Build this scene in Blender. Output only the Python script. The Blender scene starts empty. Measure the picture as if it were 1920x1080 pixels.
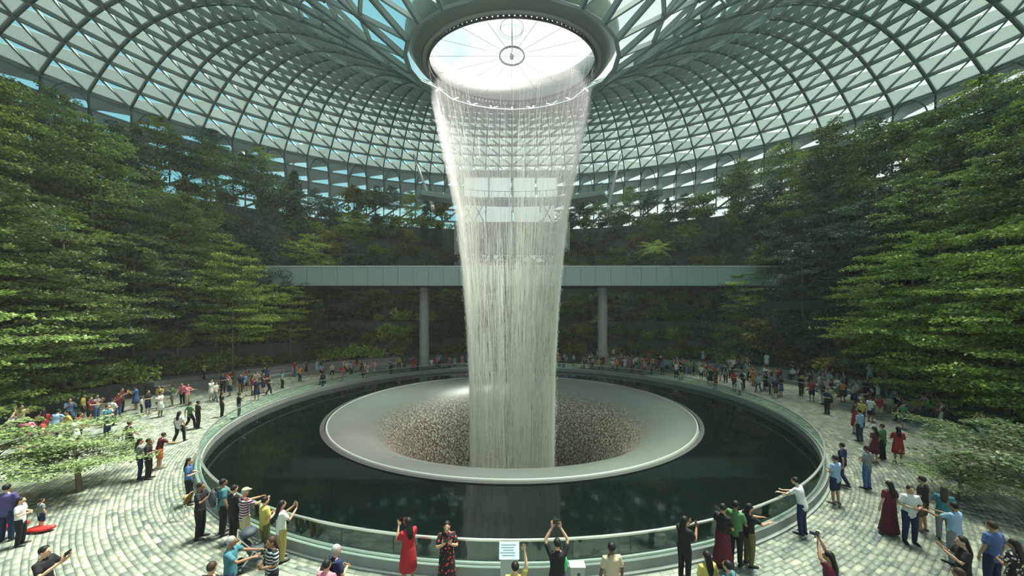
import bpy, math, random
import numpy as np
from mathutils import Vector, Matrix

SC = bpy.context.scene
COL = SC.collection
F, HZ, CAMH = 650.0, 597.0, 6.8          # focal length in px, horizon row, camera height
CX, CY = 0.0, 27.7                        # centre of the pool
PI = math.pi
rnd = random.Random(11)
rng = np.random.default_rng(5)

# ------------------------------------------------------------------ camera, sky, sun, exposure
cam_d = bpy.data.cameras.new('camera')
cam = bpy.data.objects.new('camera', cam_d)
COL.objects.link(cam)
cam.location = (0, 0, CAMH)
cam.rotation_euler = (PI / 2, 0, 0)
cam_d.sensor_width = 36
cam_d.lens = 36 * F / 1920
cam_d.shift_y = (HZ - 540) / 1920
cam_d.clip_end = 1000
SC.camera = cam
SC.view_settings.view_transform = 'Standard'
SC.view_settings.look = 'None'
SC.view_settings.gamma = 1
SC.view_settings.use_curve_mapping = False
SC.view_settings.exposure = 0.3
try:
    SC.cycles.max_bounces = 6
    SC.cycles.transparent_max_bounces = 12
    SC.cycles.use_denoising = True
    SC.cycles.adaptive_threshold = 0.02
except Exception:
    pass

world = bpy.data.worlds.new('world')
SC.world = world
world.use_nodes = True
wt = world.node_tree
wt.nodes.clear()
def wn(t): return wt.nodes.new(t)
tc = wn('ShaderNodeTexCoord'); sep = wn('ShaderNodeSeparateXYZ')
wt.links.new(tc.outputs['Generated'], sep.inputs[0])
noi = wn('ShaderNodeTexNoise'); noi.inputs['Scale'].default_value = 3.2; noi.inputs['Detail'].default_value = 6
wt.links.new(tc.outputs['Generated'], noi.inputs['Vector'])
ma = wn('ShaderNodeMath'); ma.operation = 'MULTIPLY_ADD'; ma.inputs[1].default_value = 0.5; ma.inputs[2].default_value = 0.0
wt.links.new(sep.outputs['X'], ma.inputs[0])
hz = wn('ShaderNodeMapRange'); hz.inputs['From Min'].default_value = 0.62; hz.inputs['From Max'].default_value = 0.1
hz.inputs['To Min'].default_value = 0.0; hz.inputs['To Max'].default_value = 0.12
wt.links.new(sep.outputs['Z'], hz.inputs['Value'])
mc = wn('ShaderNodeMath'); mc.operation = 'ADD'; wt.links.new(hz.outputs[0], mc.inputs[0]); wt.links.new(noi.outputs['Fac'], mc.inputs[1])
mb = wn('ShaderNodeMath'); mb.operation = 'ADD'
wt.links.new(ma.outputs[0], mb.inputs[0])
rp = wn('ShaderNodeValToRGB')
rp.color_ramp.elements[0].position = 0.36; rp.color_ramp.elements[0].color = (0.24, 0.55, 0.63, 1)
rp.color_ramp.elements[1].position = 0.66; rp.color_ramp.elements[1].color = (0.88, 0.89, 0.86, 1)
e = rp.color_ramp.elements.new(0.5); e.color = (0.54, 0.76, 0.78, 1)
wt.links.new(mc.outputs[0], mb.inputs[1])
wt.links.new(mb.outputs[0], rp.inputs[0])
bg = wn('ShaderNodeBackground'); bg.inputs['Strength'].default_value = 0.95
wt.links.new(rp.outputs[0], bg.inputs[0])
wo = wn('ShaderNodeOutputWorld'); wt.links.new(bg.outputs[0], wo.inputs[0])

sun_d = bpy.data.lights.new('sun', 'SUN')
sun = bpy.data.objects.new('sun', sun_d); COL.objects.link(sun)
sun_d.energy = 22.0; sun_d.angle = math.radians(16); sun_d.color = (1.0, 0.96, 0.84)
sun.rotation_euler = Vector((-0.22, -0.26, -1)).to_track_quat('-Z', 'Y').to_euler()

# ------------------------------------------------------------------ materials
def nodes(m):
    m.use_nodes = True
    return m.node_tree, m.node_tree.nodes['Principled BSDF']
def mat(name, col, rough=0.6, metal=0.0, noise=None, bump=0.0, spec=0.5, coord='Object', nscale=(1, 1, 1)):
    m = bpy.data.materials.new(name)
    t, b = nodes(m)
    b.inputs['Base Color'].default_value = (*col, 1)
    b.inputs['Roughness'].default_value = rough
    b.inputs['Metallic'].default_value = metal
    b.inputs['Specular IOR Level'].default_value = spec
    if noise:
        sc_, c2, amt = noise
        tcn = t.nodes.new('ShaderNodeTexCoord'); mp = t.nodes.new('ShaderNodeMapping')
        mp.inputs['Scale'].default_value = nscale
        t.links.new(tcn.outputs[coord], mp.inputs[0])
        n = t.nodes.new('ShaderNodeTexNoise'); n.inputs['Scale'].default_value = sc_; n.inputs['Detail'].default_value = 5
        t.links.new(mp.outputs[0], n.inputs['Vector'])
        r = t.nodes.new('ShaderNodeValToRGB')
        r.color_ramp.elements[0].position = 0.5 - amt; r.color_ramp.elements[1].position = 0.5 + amt
        r.color_ramp.elements[0].color = (*col, 1); r.color_ramp.elements[1].color = (*c2, 1)
        t.links.new(n.outputs['Fac'], r.inputs[0]); t.links.new(r.outputs[0], b.inputs['Base Color'])
        if bump:
            bp = t.nodes.new('ShaderNodeBump'); bp.inputs['Strength'].default_value = bump; bp.inputs['Distance'].default_value = 0.05
            t.links.new(n.outputs['Fac'], bp.inputs['Height']); t.links.new(bp.outputs[0], b.inputs['Normal'])
    return m
def obj_color_mat(name, rough, kind='plain'):
    m = bpy.data.materials.new(name); t, b = nodes(m)
    oi = t.nodes.new('ShaderNodeObjectInfo'); b.inputs['Roughness'].default_value = rough
    b.inputs['Specular IOR Level'].default_value = 0.25
    if kind == 'plain':
        t.links.new(oi.outputs['Color'], b.inputs['Base Color']); return m
    tcn = t.nodes.new('ShaderNodeTexCoord'); mx = t.nodes.new('ShaderNodeMix'); mx.data_type = 'RGBA'
    if kind == 'stripe':
        w = t.nodes.new('ShaderNodeTexWave'); w.bands_direction = 'Z'; w.inputs['Scale'].default_value = 4.2
        r = t.nodes.new('ShaderNodeValToRGB'); r.color_ramp.interpolation = 'CONSTANT'
        r.color_ramp.elements[0].color = (0, 0, 0, 1); r.color_ramp.elements[1].color = (1, 1, 1, 1); r.color_ramp.elements[1].position = 0.62
        t.links.new(tcn.outputs['Object'], w.inputs['Vector']); t.links.new(w.outputs['Fac'], r.inputs[0])
        mx.inputs['B'].default_value = (0.42, 0.42, 0.44, 1)
    else:
        w = t.nodes.new('ShaderNodeTexVoronoi'); w.inputs['Scale'].default_value = 13
        r = t.nodes.new('ShaderNodeValToRGB'); r.color_ramp.elements[0].color = (1, 1, 1, 1); r.color_ramp.elements[1].color = (0, 0, 0, 1)
        r.color_ramp.elements[0].position = 0.28; r.color_ramp.elements[1].position = 0.36
        t.links.new(tcn.outputs['Object'], w.inputs['Vector']); t.links.new(w.outputs['Distance'], r.inputs[0])
        mx.inputs['B'].default_value = (0.45, 0.05, 0.05, 1) if kind == 'floral_red' else (0.5, 0.46, 0.36, 1)
    t.links.new(r.outputs[0], mx.inputs['Factor']); t.links.new(oi.outputs['Color'], mx.inputs['A'])
    t.links.new(mx.outputs['Result'], b.inputs['Base Color'])
    return m
def leaf_mat(name, c1, c2, c3=None):
    m = bpy.data.materials.new(name); t, b = nodes(m)
    g = t.nodes.new('ShaderNodeNewGeometry'); r = t.nodes.new('ShaderNodeValToRGB')
    oi = t.nodes.new('ShaderNodeObjectInfo')
    r.color_ramp.elements[0].color = (*c1, 1); r.color_ramp.elements[1].color = (*c2, 1)
    if c3:
        e_ = r.color_ramp.elements.new(0.9); e_.color = (*c2, 1); r.color_ramp.elements[-1].color = (*c3, 1)
    t.links.new(g.outputs['Random Per Island'], r.inputs[0])
    hs = t.nodes.new('ShaderNodeHueSaturation'); mr = t.nodes.new('ShaderNodeMapRange')
    mr.inputs['To Min'].default_value = 0.6; mr.inputs['To Max'].default_value = 1.35
    t.links.new(oi.outputs['Random'], mr.inputs['Value']); t.links.new(mr.outputs[0], hs.inputs['Value'])
    t.links.new(r.outputs[0], hs.inputs['Color']); t.links.new(hs.outputs[0], b.inputs['Base Color'])
    b.inputs['Roughness'].default_value = 0.45; b.inputs['Specular IOR Level'].default_value = 0.35
    tr = t.nodes.new('ShaderNodeBsdfTranslucent'); t.links.new(hs.outputs[0], tr.inputs['Color'])
    mx = t.nodes.new('ShaderNodeMixShader'); mx.inputs[0].default_value = 0.35
    out = t.nodes['Material Output']
    t.links.new(b.outputs[0], mx.inputs[1]); t.links.new(tr.outputs[0], mx.inputs[2]); t.links.new(mx.outputs[0], out.inputs[0])
    return m
def glass_mat(name, tint, refl=0.1, rough=0.03):
    m = bpy.data.materials.new(name); m.use_nodes = True; t = m.node_tree; t.nodes.clear()
    tr = t.nodes.new('ShaderNodeBsdfTransparent'); tr.inputs[0].default_value = (*tint, 1)
    gl = t.nodes.new('ShaderNodeBsdfGlossy'); gl.inputs['Roughness'].default_value = rough; gl.inputs[0].default_value = (0.8, 0.9, 0.88, 1)
    mx = t.nodes.new('ShaderNodeMixShader'); mx.inputs[0].default_value = refl
    out = t.nodes.new('ShaderNodeOutputMaterial')
    t.links.new(tr.outputs[0], mx.inputs[1]); t.links.new(gl.outputs[0], mx.inputs[2]); t.links.new(mx.outputs[0], out.inputs[0])
    return m

M = {}
M['beam'] = mat('beam_paint', (0.165, 0.215, 0.205), 0.5)
M['rib'] = mat('rib_paint', (0.035, 0.065, 0.065), 0.5)
M['collar'] = mat('collar_paint', (0.115, 0.14, 0.12), 0.5, noise=(0.6, (0.14, 0.165, 0.14), 0.3))
M['collar_in'] = mat('collar_inner_paint', (0.22, 0.25, 0.22), 0.5)
M['dark_metal'] = mat('dark_metal', (0.03, 0.032, 0.03), 0.45)
M['white_metal'] = mat('white_metal', (0.62, 0.66, 0.64), 0.4)
M['steel'] = mat('brushed_steel', (0.6, 0.63, 0.6), 0.3, 0.85)
M['fascia'] = mat('bridge_fascia_paint', (0.26, 0.345, 0.32), 0.38, noise=(0.35, (0.30, 0.385, 0.36), 0.3), nscale=(1, 1, 0.2))
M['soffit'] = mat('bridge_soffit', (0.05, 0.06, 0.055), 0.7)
M['concrete'] = mat('pale_concrete', (0.36, 0.38, 0.34), 0.75, noise=(1.2, (0.28, 0.30, 0.27), 0.3), bump=0.1)
M['stone'] = mat('wall_stone', (0.085, 0.10, 0.085), 0.8, noise=(2.5, (0.04, 0.055, 0.045), 0.3), bump=0.3)
M['step'] = mat('step_stone', (0.22, 0.245, 0.22), 0.75, noise=(1.5, (0.16, 0.18, 0.16), 0.3), bump=0.15)
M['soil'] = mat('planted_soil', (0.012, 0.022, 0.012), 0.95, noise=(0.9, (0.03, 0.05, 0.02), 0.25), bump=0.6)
M['slab'] = mat('joint_mortar', (0.17, 0.19, 0.15), 0.9)
M['bark'] = mat('pale_bark', (0.20, 0.17, 0.11), 0.85, noise=(4, (0.10, 0.085, 0.055), 0.3), bump=0.4, nscale=(1, 1, 0.25))
M['dark_bark'] = mat('dark_bark', (0.055, 0.045, 0.03), 0.9, noise=(4, (0.10, 0.08, 0.05), 0.3), bump=0.4)
M['leaf_mid'] = leaf_mat('leaf_mid_green', (0.055, 0.105, 0.025), (0.25, 0.335, 0.085))
M['leaf_bright'] = leaf_mat('leaf_bright_green', (0.10, 0.165, 0.025), (0.35, 0.46, 0.085), (0.56, 0.62, 0.17))
M['leaf_pale'] = leaf_mat('leaf_pale_green', (0.09, 0.15, 0.05), (0.27, 0.34, 0.14), (0.42, 0.47, 0.25))
M['leaf_dark'] = leaf_mat('leaf_dark_green', (0.03, 0.06, 0.022), (0.125, 0.19, 0.075))
M['leaf_blue'] = leaf_mat('leaf_blue_green', (0.03, 0.06, 0.04), (0.12, 0.19, 0.12))
M['leaf_olive'] = leaf_mat('leaf_olive', (0.07, 0.08, 0.015), (0.27, 0.27, 0.06))
M['leaf_rust'] = leaf_mat('leaf_rust', (0.09, 0.06, 0.025), (0.22, 0.14, 0.06))
M['skin'] = obj_color_mat('skin', 0.5)
M['cloth'] = obj_color_mat('cloth', 0.8)
M['cloth_stripe'] = obj_color_mat('striped_cloth', 0.8, 'stripe')
M['cloth_floral'] = obj_color_mat('floral_cloth', 0.8, 'floral')
M['cloth_floral_red'] = obj_color_mat('red_floral_cloth', 0.8, 'floral_red')
M['hair'] = obj_color_mat('hair', 0.6)
M['shoe'] = obj_color_mat('shoe_leather', 0.5)
M['eye'] = mat('eye_dark', (0.01, 0.008, 0.006), 0.2)
M['lip'] = mat('lip_tone', (0.28, 0.09, 0.07), 0.5)
M['screen'] = mat('phone_black', (0.01, 0.01, 0.012), 0.2)
M['sky_glass'] = glass_mat('roof_glass', (0.86, 0.97, 0.95), 0.05, 0.1)
M['rail_glass'] = glass_mat('rail_glass', (0.66, 0.82, 0.76), 0.10, 0.02)
M['sign'] = mat('sign_face', (0.50, 0.64, 0.66), 0.3)
M['sign_ink'] = mat('sign_ink', (0.16, 0.24, 0.26), 0.5)
M['red'] = mat('red_plastic', (0.45, 0.02, 0.02), 0.4)
M['green'] = mat('green_fabric', (0.03, 0.42, 0.16), 0.6)
M['straw'] = mat('woven_straw', (0.38, 0.26, 0.11), 0.8, noise=(60, (0.22, 0.14, 0.05), 0.2))
M['orange'] = mat('orange_canvas', (0.6, 0.13, 0.02), 0.6)
M['blue_film'] = mat('blue_shade_film', (0.06, 0.22, 0.34), 0.4)
# water
m = bpy.data.materials.new('pool_water'); t, b = nodes(m)
b.inputs['Base Color'].default_value = (0.002, 0.004, 0.0035, 1); b.inputs['Roughness'].default_value = 0.05
b.inputs['IOR'].default_value = 1.36
n = t.nodes.new('ShaderNodeTexNoise'); n.inputs['Scale'].default_value = 0.9; n.inputs['Detail'].default_value = 3
bp = t.nodes.new('ShaderNodeBump'); bp.inputs['Strength'].default_value = 0.035; bp.inputs['Distance'].default_value = 0.05
g = t.nodes.new('ShaderNodeNewGeometry'); t.links.new(g.outputs['Position'], n.inputs['Vector'])
t.links.new(n.outputs['Fac'], bp.inputs['Height']); t.links.new(bp.outputs[0], b.inputs['Normal'])
M['pool'] = m
m = bpy.data.materials.new('flowing_water_on_bowl'); t, b = nodes(m)
g = t.nodes.new('ShaderNodeNewGeometry'); sp = t.nodes.new('ShaderNodeSeparateXYZ'); t.links.new(g.outputs['Position'], sp.inputs[0])
mr = t.nodes.new('ShaderNodeMapRange'); mr.inputs['From Min'].default_value = -0.7; mr.inputs['From Max'].default_value = -2.2
t.links.new(sp.outputs['Z'], mr.inputs['Value'])
n = t.nodes.new('ShaderNodeTexNoise'); n.inputs['Scale'].default_value = 6; n.inputs['Detail'].default_value = 4; n.inputs['Roughness'].default_value = 0.75
t.links.new(g.outputs['Position'], n.inputs['Vector'])
r = t.nodes.new('ShaderNodeValToRGB'); r.color_ramp.elements[0].position = 0.47; r.color_ramp.elements[1].position = 0.64
r.color_ramp.elements[0].color = (0.055, 0.034, 0.022, 1); r.color_ramp.elements[1].color = (0.34, 0.36, 0.31, 1)
t.links.new(n.outputs['Fac'], r.inputs[0])
mx = t.nodes.new('ShaderNodeMix'); mx.data_type = 'RGBA'; mx.inputs['A'].default_value = (0.085, 0.098, 0.088, 1)
t.links.new(mr.outputs[0], mx.inputs['Factor']); t.links.new(r.outputs[0], mx.inputs['B']); t.links.new(mx.outputs['Result'], b.inputs['Base Color'])
b.inputs['Roughness'].default_value = 0.28; b.inputs['IOR'].default_value = 1.5
bp = t.nodes.new('ShaderNodeBump'); bp.inputs['Distance'].default_value = 0.06; t.links.new(mr.outputs[0], bp.inputs['Strength'])
t.links.new(n.outputs['Fac'], bp.inputs['Height']); t.links.new(bp.outputs[0], b.inputs['Normal'])
M['bowl'] = m
m = bpy.data.materials.new('falling_water'); t, b = nodes(m)
b.inputs['Base Color'].default_value = (0.87, 0.91, 0.83, 1); b.inputs['Roughness'].default_value = 0.5
tr = t.nodes.new('ShaderNodeBsdfTranslucent'); tr.inputs[0].default_value = (0.90, 0.95, 0.87, 1)
mx = t.nodes.new('ShaderNodeMixShader'); mx.inputs[0].default_value = 0.55
t.links.new(b.outputs[0], mx.inputs[1]); t.links.new(tr.outputs[0], mx.inputs[2]); t.links.new(mx.outputs[0], t.nodes['Material Output'].inputs[0])
M['fall'] = m
# paver tones
m = bpy.data.materials.new('granite_paver'); t, b = nodes(m)
g = t.nodes.new('ShaderNodeNewGeometry'); wnz = t.nodes.new('ShaderNodeTexWhiteNoise'); wnz.noise_dimensions = '2D'
at = t.nodes.new('ShaderNodeAttribute'); at.attribute_name = 'cell'
t.links.new(at.outputs['Vector'], wnz.inputs['Vector'])
r = t.nodes.new('ShaderNodeValToRGB'); r.color_ramp.elements[0].color = (0.08, 0.10, 0.095, 1); r.color_ramp.elements[1].color = (0.42, 0.42, 0.31, 1)
e = r.color_ramp.elements.new(0.3); e.color = (0.18, 0.205, 0.165, 1)
e = r.color_ramp.elements.new(0.75); e.color = (0.25, 0.27, 0.205, 1)
t.links.new(wnz.outputs['Value'], r.inputs[0])
n = t.nodes.new('ShaderNodeTexNoise'); n.inputs['Scale'].default_value = 25; t.links.new(g.outputs['Position'], n.inputs['Vector'])
mx = t.nodes.new('ShaderNodeMix'); mx.data_type = 'RGBA'; mx.blend_type = 'MULTIPLY'; mx.inputs['Factor'].default_value = 0.35
t.links.new(r.outputs[0], mx.inputs['A']); t.links.new(n.outputs['Fac'], mx.inputs['B']); t.links.new(mx.outputs['Result'], b.inputs['Base Color'])
b.inputs['Roughness'].default_value = 0.6
M['paver'] = m

# ------------------------------------------------------------------ mesh helpers
def np_mesh(name, v, f, material, smooth=False):
    v = np.asarray(v, dtype=np.float32); f = np.asarray(f, dtype=np.int32)
    me = bpy.data.meshes.new(name)
    k = f.shape[1]; nf = len(f)
    me.vertices.add(len(v)); me.vertices.foreach_set('co', v.ravel())
    me.loops.add(nf * k); me.loops.foreach_set('vertex_index', f.ravel())
    me.polygons.add(nf); me.polygons.foreach_set('loop_start', np.arange(0, nf * k, k, dtype=np.int32))
    me.update(calc_edges=True)
    if smooth:
        me.polygons.foreach_set('use_smooth', np.ones(nf, dtype=bool))
    me.materials.append(material)
    return me
class MB:
    """collects simple shapes for one mesh"""
    def __init__(s): s.v = []; s.f = []
    def add(s, v, f):
        o = len(s.v); s.v += [tuple(p) for p in v]; s.f += [tuple(i + o for i in q) for q in f]
    def box(s, c, sz, rz=0.0):
        hx, hy, hz = sz[0] / 2, sz[1] / 2, sz[2] / 2; ca, sa = math.cos(rz), math.sin(rz)
        P = []
        for z in (-hz, hz):
            for x, y in ((-hx, -hy), (hx, -hy), (hx, hy), (-hx, hy)):
                P.append((c[0] + x * ca - y * sa, c[1] + x * sa + y * ca, c[2] + z))
        s.add(P, [(3, 2, 1, 0), (4, 5, 6, 7), (0, 1, 5, 4), (1, 2, 6, 5), (2, 3, 7, 6), (3, 0, 4, 7)])
    def bar(s, a, b, w, h, up=(0, 0, 1)):
        a = Vector(a); b = Vector(b); t = (b - a).normalized(); u = Vector(up); x = t.cross(u)
        if x.length < 1e-4: x = t.cross(Vector((1, 0, 0)))
        x.normalize(); y = x.cross(t).normalized()
        P = [a + x * sx * w / 2 + y * sy * h / 2 for sx, sy in ((-1, -1), (1, -1), (1, 1), (-1, 1))]
        P += [b + x * sx * w / 2 + y * sy * h / 2 for sx, sy in ((-1, -1), (1, -1), (1, 1), (-1, 1))]
        s.add(P, [(3, 2, 1, 0), (4, 5, 6, 7), (0, 1, 5, 4), (1, 2, 6, 5), (2, 3, 7, 6), (3, 0, 4, 7)])
    def tube(s, pts, rad, n=6):
        v, f = loft(pts, [(r_, r_) for r_ in (rad if hasattr(rad, '__len__') else [rad] * len(pts))], n, cap=False)
        s.add(v, f)
    def lathe(s, prof, n=96, c=(CX, CY, 0), closed=False, a0=0, a1=2 * PI):
        full = abs(a1 - a0 - 2 * PI) < 1e-6
        m_ = n if full else n + 1; k = len(prof); V = []; Fc = []
        for i in range(m_):
            a = a0 + (a1 - a0) * i / n
            for r_, z in prof: V.append((c[0] + r_ * math.cos(a), c[1] + r_ * math.sin(a), c[2] + z))
        for i in range(n):
            j = (i + 1) % m_
            for q in range(k if closed else k - 1):
                q2 = (q + 1) % k
                Fc.append((i * k + q, j * k + q, j * k + q2, i * k + q2))
        if closed and not full:
            Fc.append(tuple(range(k))[::-1]); Fc.append(tuple((m_ - 1) * k + q for q in range(k)))
        s.add(V, Fc)
    def mesh(s, name, material, smooth=False):
        me = bpy.data.meshes.new(name); me.from_pydata(s.v, [], s.f); me.materials.append(material)
        if smooth: me.polygons.foreach_set('use_smooth', [True] * len(me.polygons))
        me.update(); return me
    def build(s, name, material, parent=None, smooth=False, **kw):
        return link(name, s.mesh(name, material, smooth), parent, **kw)
def loft(pts, rad, n=10, ref=None, cap=True):
    """closed tapered tube through pts; rad = (a along ref side, b across)"""
    pts = [Vector(p) for p in pts]
    if cap:
        t0 = (pts[0] - pts[1]).normalized(); t1 = (pts[-1] - pts[-2]).normalized()
        r0 = min(rad[0]); r1 = min(rad[-1])
        pts = [pts[0] + t0 * r0 * 0.75] + pts + [pts[-1] + t1 * r1 * 0.75]
        rad = [(rad[0][0] * 0.6, rad[0][1] * 0.6)] + list(rad) + [(rad[-1][0] * 0.6, rad[-1][1] * 0.6)]
    V = []; Fc = []; side = Vector(ref) if ref else None
    N = len(pts)
    for i, p in enumerate(pts):
        t = ((pts[min(i + 1, N - 1)] - p).normalized() + (p - pts[max(i - 1, 0)]).normalized())
        t.normalize()
        if side is None:
            side = t.cross(Vector((0, 0, 1)))
            if side.length < 0.05: side = Vector((1, 0, 0))
        x = (side - t * side.dot(t))
        if x.length < 1e-4: x = t.orthogonal()
        x.normalize(); y = t.cross(x)
        if not ref: side = x
        for k in range(n):
            a = 2 * PI * k / n
            V.append(p + x * math.cos(a) * rad[i][0] + y * math.sin(a) * rad[i][1])
    for i in range(N - 1):
        for k in range(n):
            k2 = (k + 1) % n
            Fc.append((i * n + k, i * n + k2, (i + 1) * n + k2, (i + 1) * n + k))
    Fc.append(tuple(range(n))[::-1]); Fc.append(tuple((N - 1) * n + k for k in range(n)))
    return V, Fc
def ellipsoid(c, r, nu=12, nv=8, rot=None):
    V = []; Fc = []
    for j in range(nv + 1):
        ph = PI * j / nv
        for i in range(nu):
            a = 2 * PI * i / nu
            p = Vector((r[0] * math.sin(ph) * math.cos(a), r[1] * math.sin(ph) * math.sin(a), -r[2] * math.cos(ph)))
            if rot: p = rot @ p
            V.append(Vector(c) + p)
    for j in range(nv):
        for i in range(nu):
            i2 = (i + 1) % nu
            Fc.append((j * nu + i, j * nu + i2, (j + 1) * nu + i2, (j + 1) * nu + i))
    return V, Fc
def link(name, data, parent=None, label=None, cat=None, group=None, kind=None, loc=None):
    o = bpy.data.objects.new(name, data); COL.objects.link(o)
    if parent: o.parent = parent
    if loc: o.location = loc
    tag(o, label, cat, group, kind)
    return o
def tag(o, label=None, cat=None, group=None, kind=None):
    if label: o['label'] = label
    if cat: o['category'] = cat
    if group: o['group'] = group
    if kind: o['kind'] = kind
def empty(name, loc=(0, 0, 0), rz=0, **kw):
    o = link(name, None, **kw); o.location = loc; o.rotation_euler = (0, 0, rz); o.empty_display_size = 0.2
    return o
def px2x(px, d): return (px - 960) / F * d
def at_floor(px, y):
    d = F * CAMH / (y - HZ); return px2x(px, d), d
ONES = ['', 'first', 'second', 'third', 'fourth', 'fifth', 'sixth', 'seventh', 'eighth', 'ninth', 'tenth', 'eleventh', 'twelfth', 'thirteenth',
        'fourteenth', 'fifteenth', 'sixteenth', 'seventeenth', 'eighteenth', 'nineteenth']
def ordinal(k):
    if k < 20: return ONES[k]
    tens = {2: 'twent', 3: 'thirt', 4: 'fort', 5: 'fift', 6: 'sixt', 7: 'sevent', 8: 'eight', 9: 'ninet'}[k // 10]
    return tens + 'ieth' if k % 10 == 0 else tens + 'y-' + ONES[k % 10]
REG = []                                  # (object, base text, tail text, sort key)
def register(o, text, tail, key): REG.append((o, text, tail, key))

# ------------------------------------------------------------------ geometry of the valley and the roof
def polar(x, y):
    dx, dy = x - CX, y - CY; return math.hypot(dx, dy), math.atan2(dy, dx)
def oval(th, a, b):
    return a * b / math.hypot(b * math.cos(th), a * math.sin(th))
def r_in(th): return oval(th, 33.0, 27.5)
def r_out(th): return oval(th, 52.5, 37.0 if math.sin(th) > 0 else 42.0)
NT = 9
HT = 23.0
def hill_z(x, y):
    r_, th = polar(x, y); a, b_ = r_in(th), r_out(th)
    t = (r_ - a) / (b_ - a)
    if t <= 0: return 0.0
    k = min(NT - 1, int(t * NT))
    return terrace_z(k)
def terrace_z(k): return 1.3 + (HT - 1.3) * (k / (NT - 1)) ** 1.05
OC_Z = CAMH + 19.95
def oc_z(x, y): return OC_Z + 0.2 * (y - CY)
PS = [0, .1, .25, .5, .7, .85, 1.0]; PZ = [20.0, 23.3, 28.0, 32.8, 33.6, 31.8, 27.0]
def roof_pt(th, s):
    re = oval(th, 54.0, 38.5 if math.sin(th) > 0 else 44.0)
    r_ = 8.05 + (re - 8.05) * s
    x = CX + r_ * math.cos(th); y = CY + r_ * math.sin(th)
    z = CAMH + float(np.interp(s, PS, PZ)) if False else CAMH + smooth_prof(s)
    z += 0.2 * (r_ * math.sin(th)) * max(0.0, 1 - s * 4)
    return Vector((x, y, z))
def smooth_prof(s):
    # cubic Hermite through the table
    i = 0
    while i < len(PS) - 2 and s > PS[i + 1]: i += 1
    def sl(k):
        if k == 0: return (PZ[1] - PZ[0]) / (PS[1] - PS[0])
        if k == len(PS) - 1: return (PZ[-1] - PZ[-2]) / (PS[-1] - PS[-2]) * 1.3
        return 0.5 * ((PZ[k + 1] - PZ[k]) / (PS[k + 1] - PS[k]) + (PZ[k] - PZ[k - 1]) / (PS[k] - PS[k - 1]))
    h = PS[i + 1] - PS[i]; u = (s - PS[i]) / h; m0, m1 = sl(i) * h, sl(i + 1) * h
    return (2 * u**3 - 3 * u**2 + 1) * PZ[i] + (u**3 - 2 * u**2 + u) * m0 + (-2 * u**3 + 3 * u**2) * PZ[i + 1] + (u**3 - u**2) * m1
def visible(p, pad=60):
    if p[1] < 1: return False
    px = 960 + F * p[0] / p[1]; py = HZ - F * (p[2] - CAMH) / p[1]
    return -pad < px < 1920 + pad and -pad * 3 < py < 1080 + pad

# ------------------------------------------------------------------ roof: triangulated glass shell, deep beams, dark ribs
ceiling = empty('ceiling', kind='structure')
NR = 21
rings = []
for i in range(NR + 1):
    s = (i / NR) ** 0.88
    n_ = 24 if i < 2 else (48 if i < 9 else 96)
    rings.append((s, n_, [roof_pt(2 * PI * j / n_, s) for j in range(n_)]))
edges, tris, shades = [], [], []
def surf_normal(p):
    r_, th = polar(p[0], p[1]); e_ = 0.01
    re = oval(th, 54.0, 38.5 if math.sin(th) > 0 else 44.0); s = min(0.985, max(0.0, (r_ - 8.05) / (re - 8.05)))
    a = roof_pt(th, s); b_ = roof_pt(th, s + e_); c_ = roof_pt(th + e_, s)
    n = (b_ - a).cross(c_ - a).normalized()
    return n if n.z > 0 or s > 0.9 else -n
for i in range(NR):
    s0, n0, P0 = rings[i]; s1, n1, P1 = rings[i + 1]
    for j in range(n0):
        if n0 == n1:
            a, b_, c_, d_ = P0[j], P0[(j + 1) % n0], P1[j], P1[(j + 1) % n1]
            left = math.cos(2 * PI * (j + .5) / n0) < 0
            if left: tris += [(a, c_, b_), (b_, c_, d_)]; edges.append((b_, c_, 'd'))
            else: tris += [(a, c_, d_), (a, d_, b_)]; edges.append((a, d_, 'd'))
            edges.append((a, b_, 'r')); edges.append((a, c_, 'm'))
            if s0 > 0.24:
                op = 0.62 - 0.16 * min(1, (s0 - .24) / .4)
                if left: shades.append((a.lerp(c_, .08), b_.lerp(d_, op), d_, c_))
                else: shades.append((a.lerp(c_, op), b_.lerp(d_, .08), d_, c_))
        else:
            a, b_ = P0[j], P0[(j + 1) % n0]; q = [P1[2 * j], P1[(2 * j + 1) % n1], P1[(2 * j + 2) % n1]]
            tris += [(a, q[0], q[1]), (a, q[1], b_), (b_, q[1], q[2])]
            edges += [(a, b_, 'r'), (a, q[0], 'm'), (a, q[1], 'd'), (b_, q[1], 'd')]
edges += [(rings[-1][2][j], rings[-1][2][(j + 1) % 96], 'r') for j in range(96)]
def seen(p): return visible(p, 220)
def psize(a, b_):
    m_ = (a + b_) / 2
    return (a - b_).length / max(2.0, m_.y) if seen(m_) else 0.0
edges = [e_ for e_ in edges if max(e_[0].y, e_[1].y) > 2]
edges.sort(key=lambda e_: -psize(e_[0], e_[1]))
def beam_into(mb, e_):
    a, b_, k = e_
    n = surf_normal((a + b_) / 2)
    r0_, _t = polar((a.x + b_.x) / 2, (a.y + b_.y) / 2); g0 = min(1.0, max(0.0, (r0_ - 14) / 18))
    dep = (0.34 + 0.25 * g0) if k == 'd' else ((0.34 + 0.4 * g0) if k == 'r' else 0.36)
    off = n * (-dep / 2 - 0.04)
    mb.bar(a + off, b_ + off, 0.15, dep, n)
for e_ in edges[:300]:
    mb = MB(); beam_into(mb, e_); mb.build('beam', M['beam'], ceiling)
mb = MB()
for e_ in edges[300:]: beam_into(mb, e_)
mb.build('beam_lattice', M['beam'], ceiling, kind='stuff')
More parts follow.
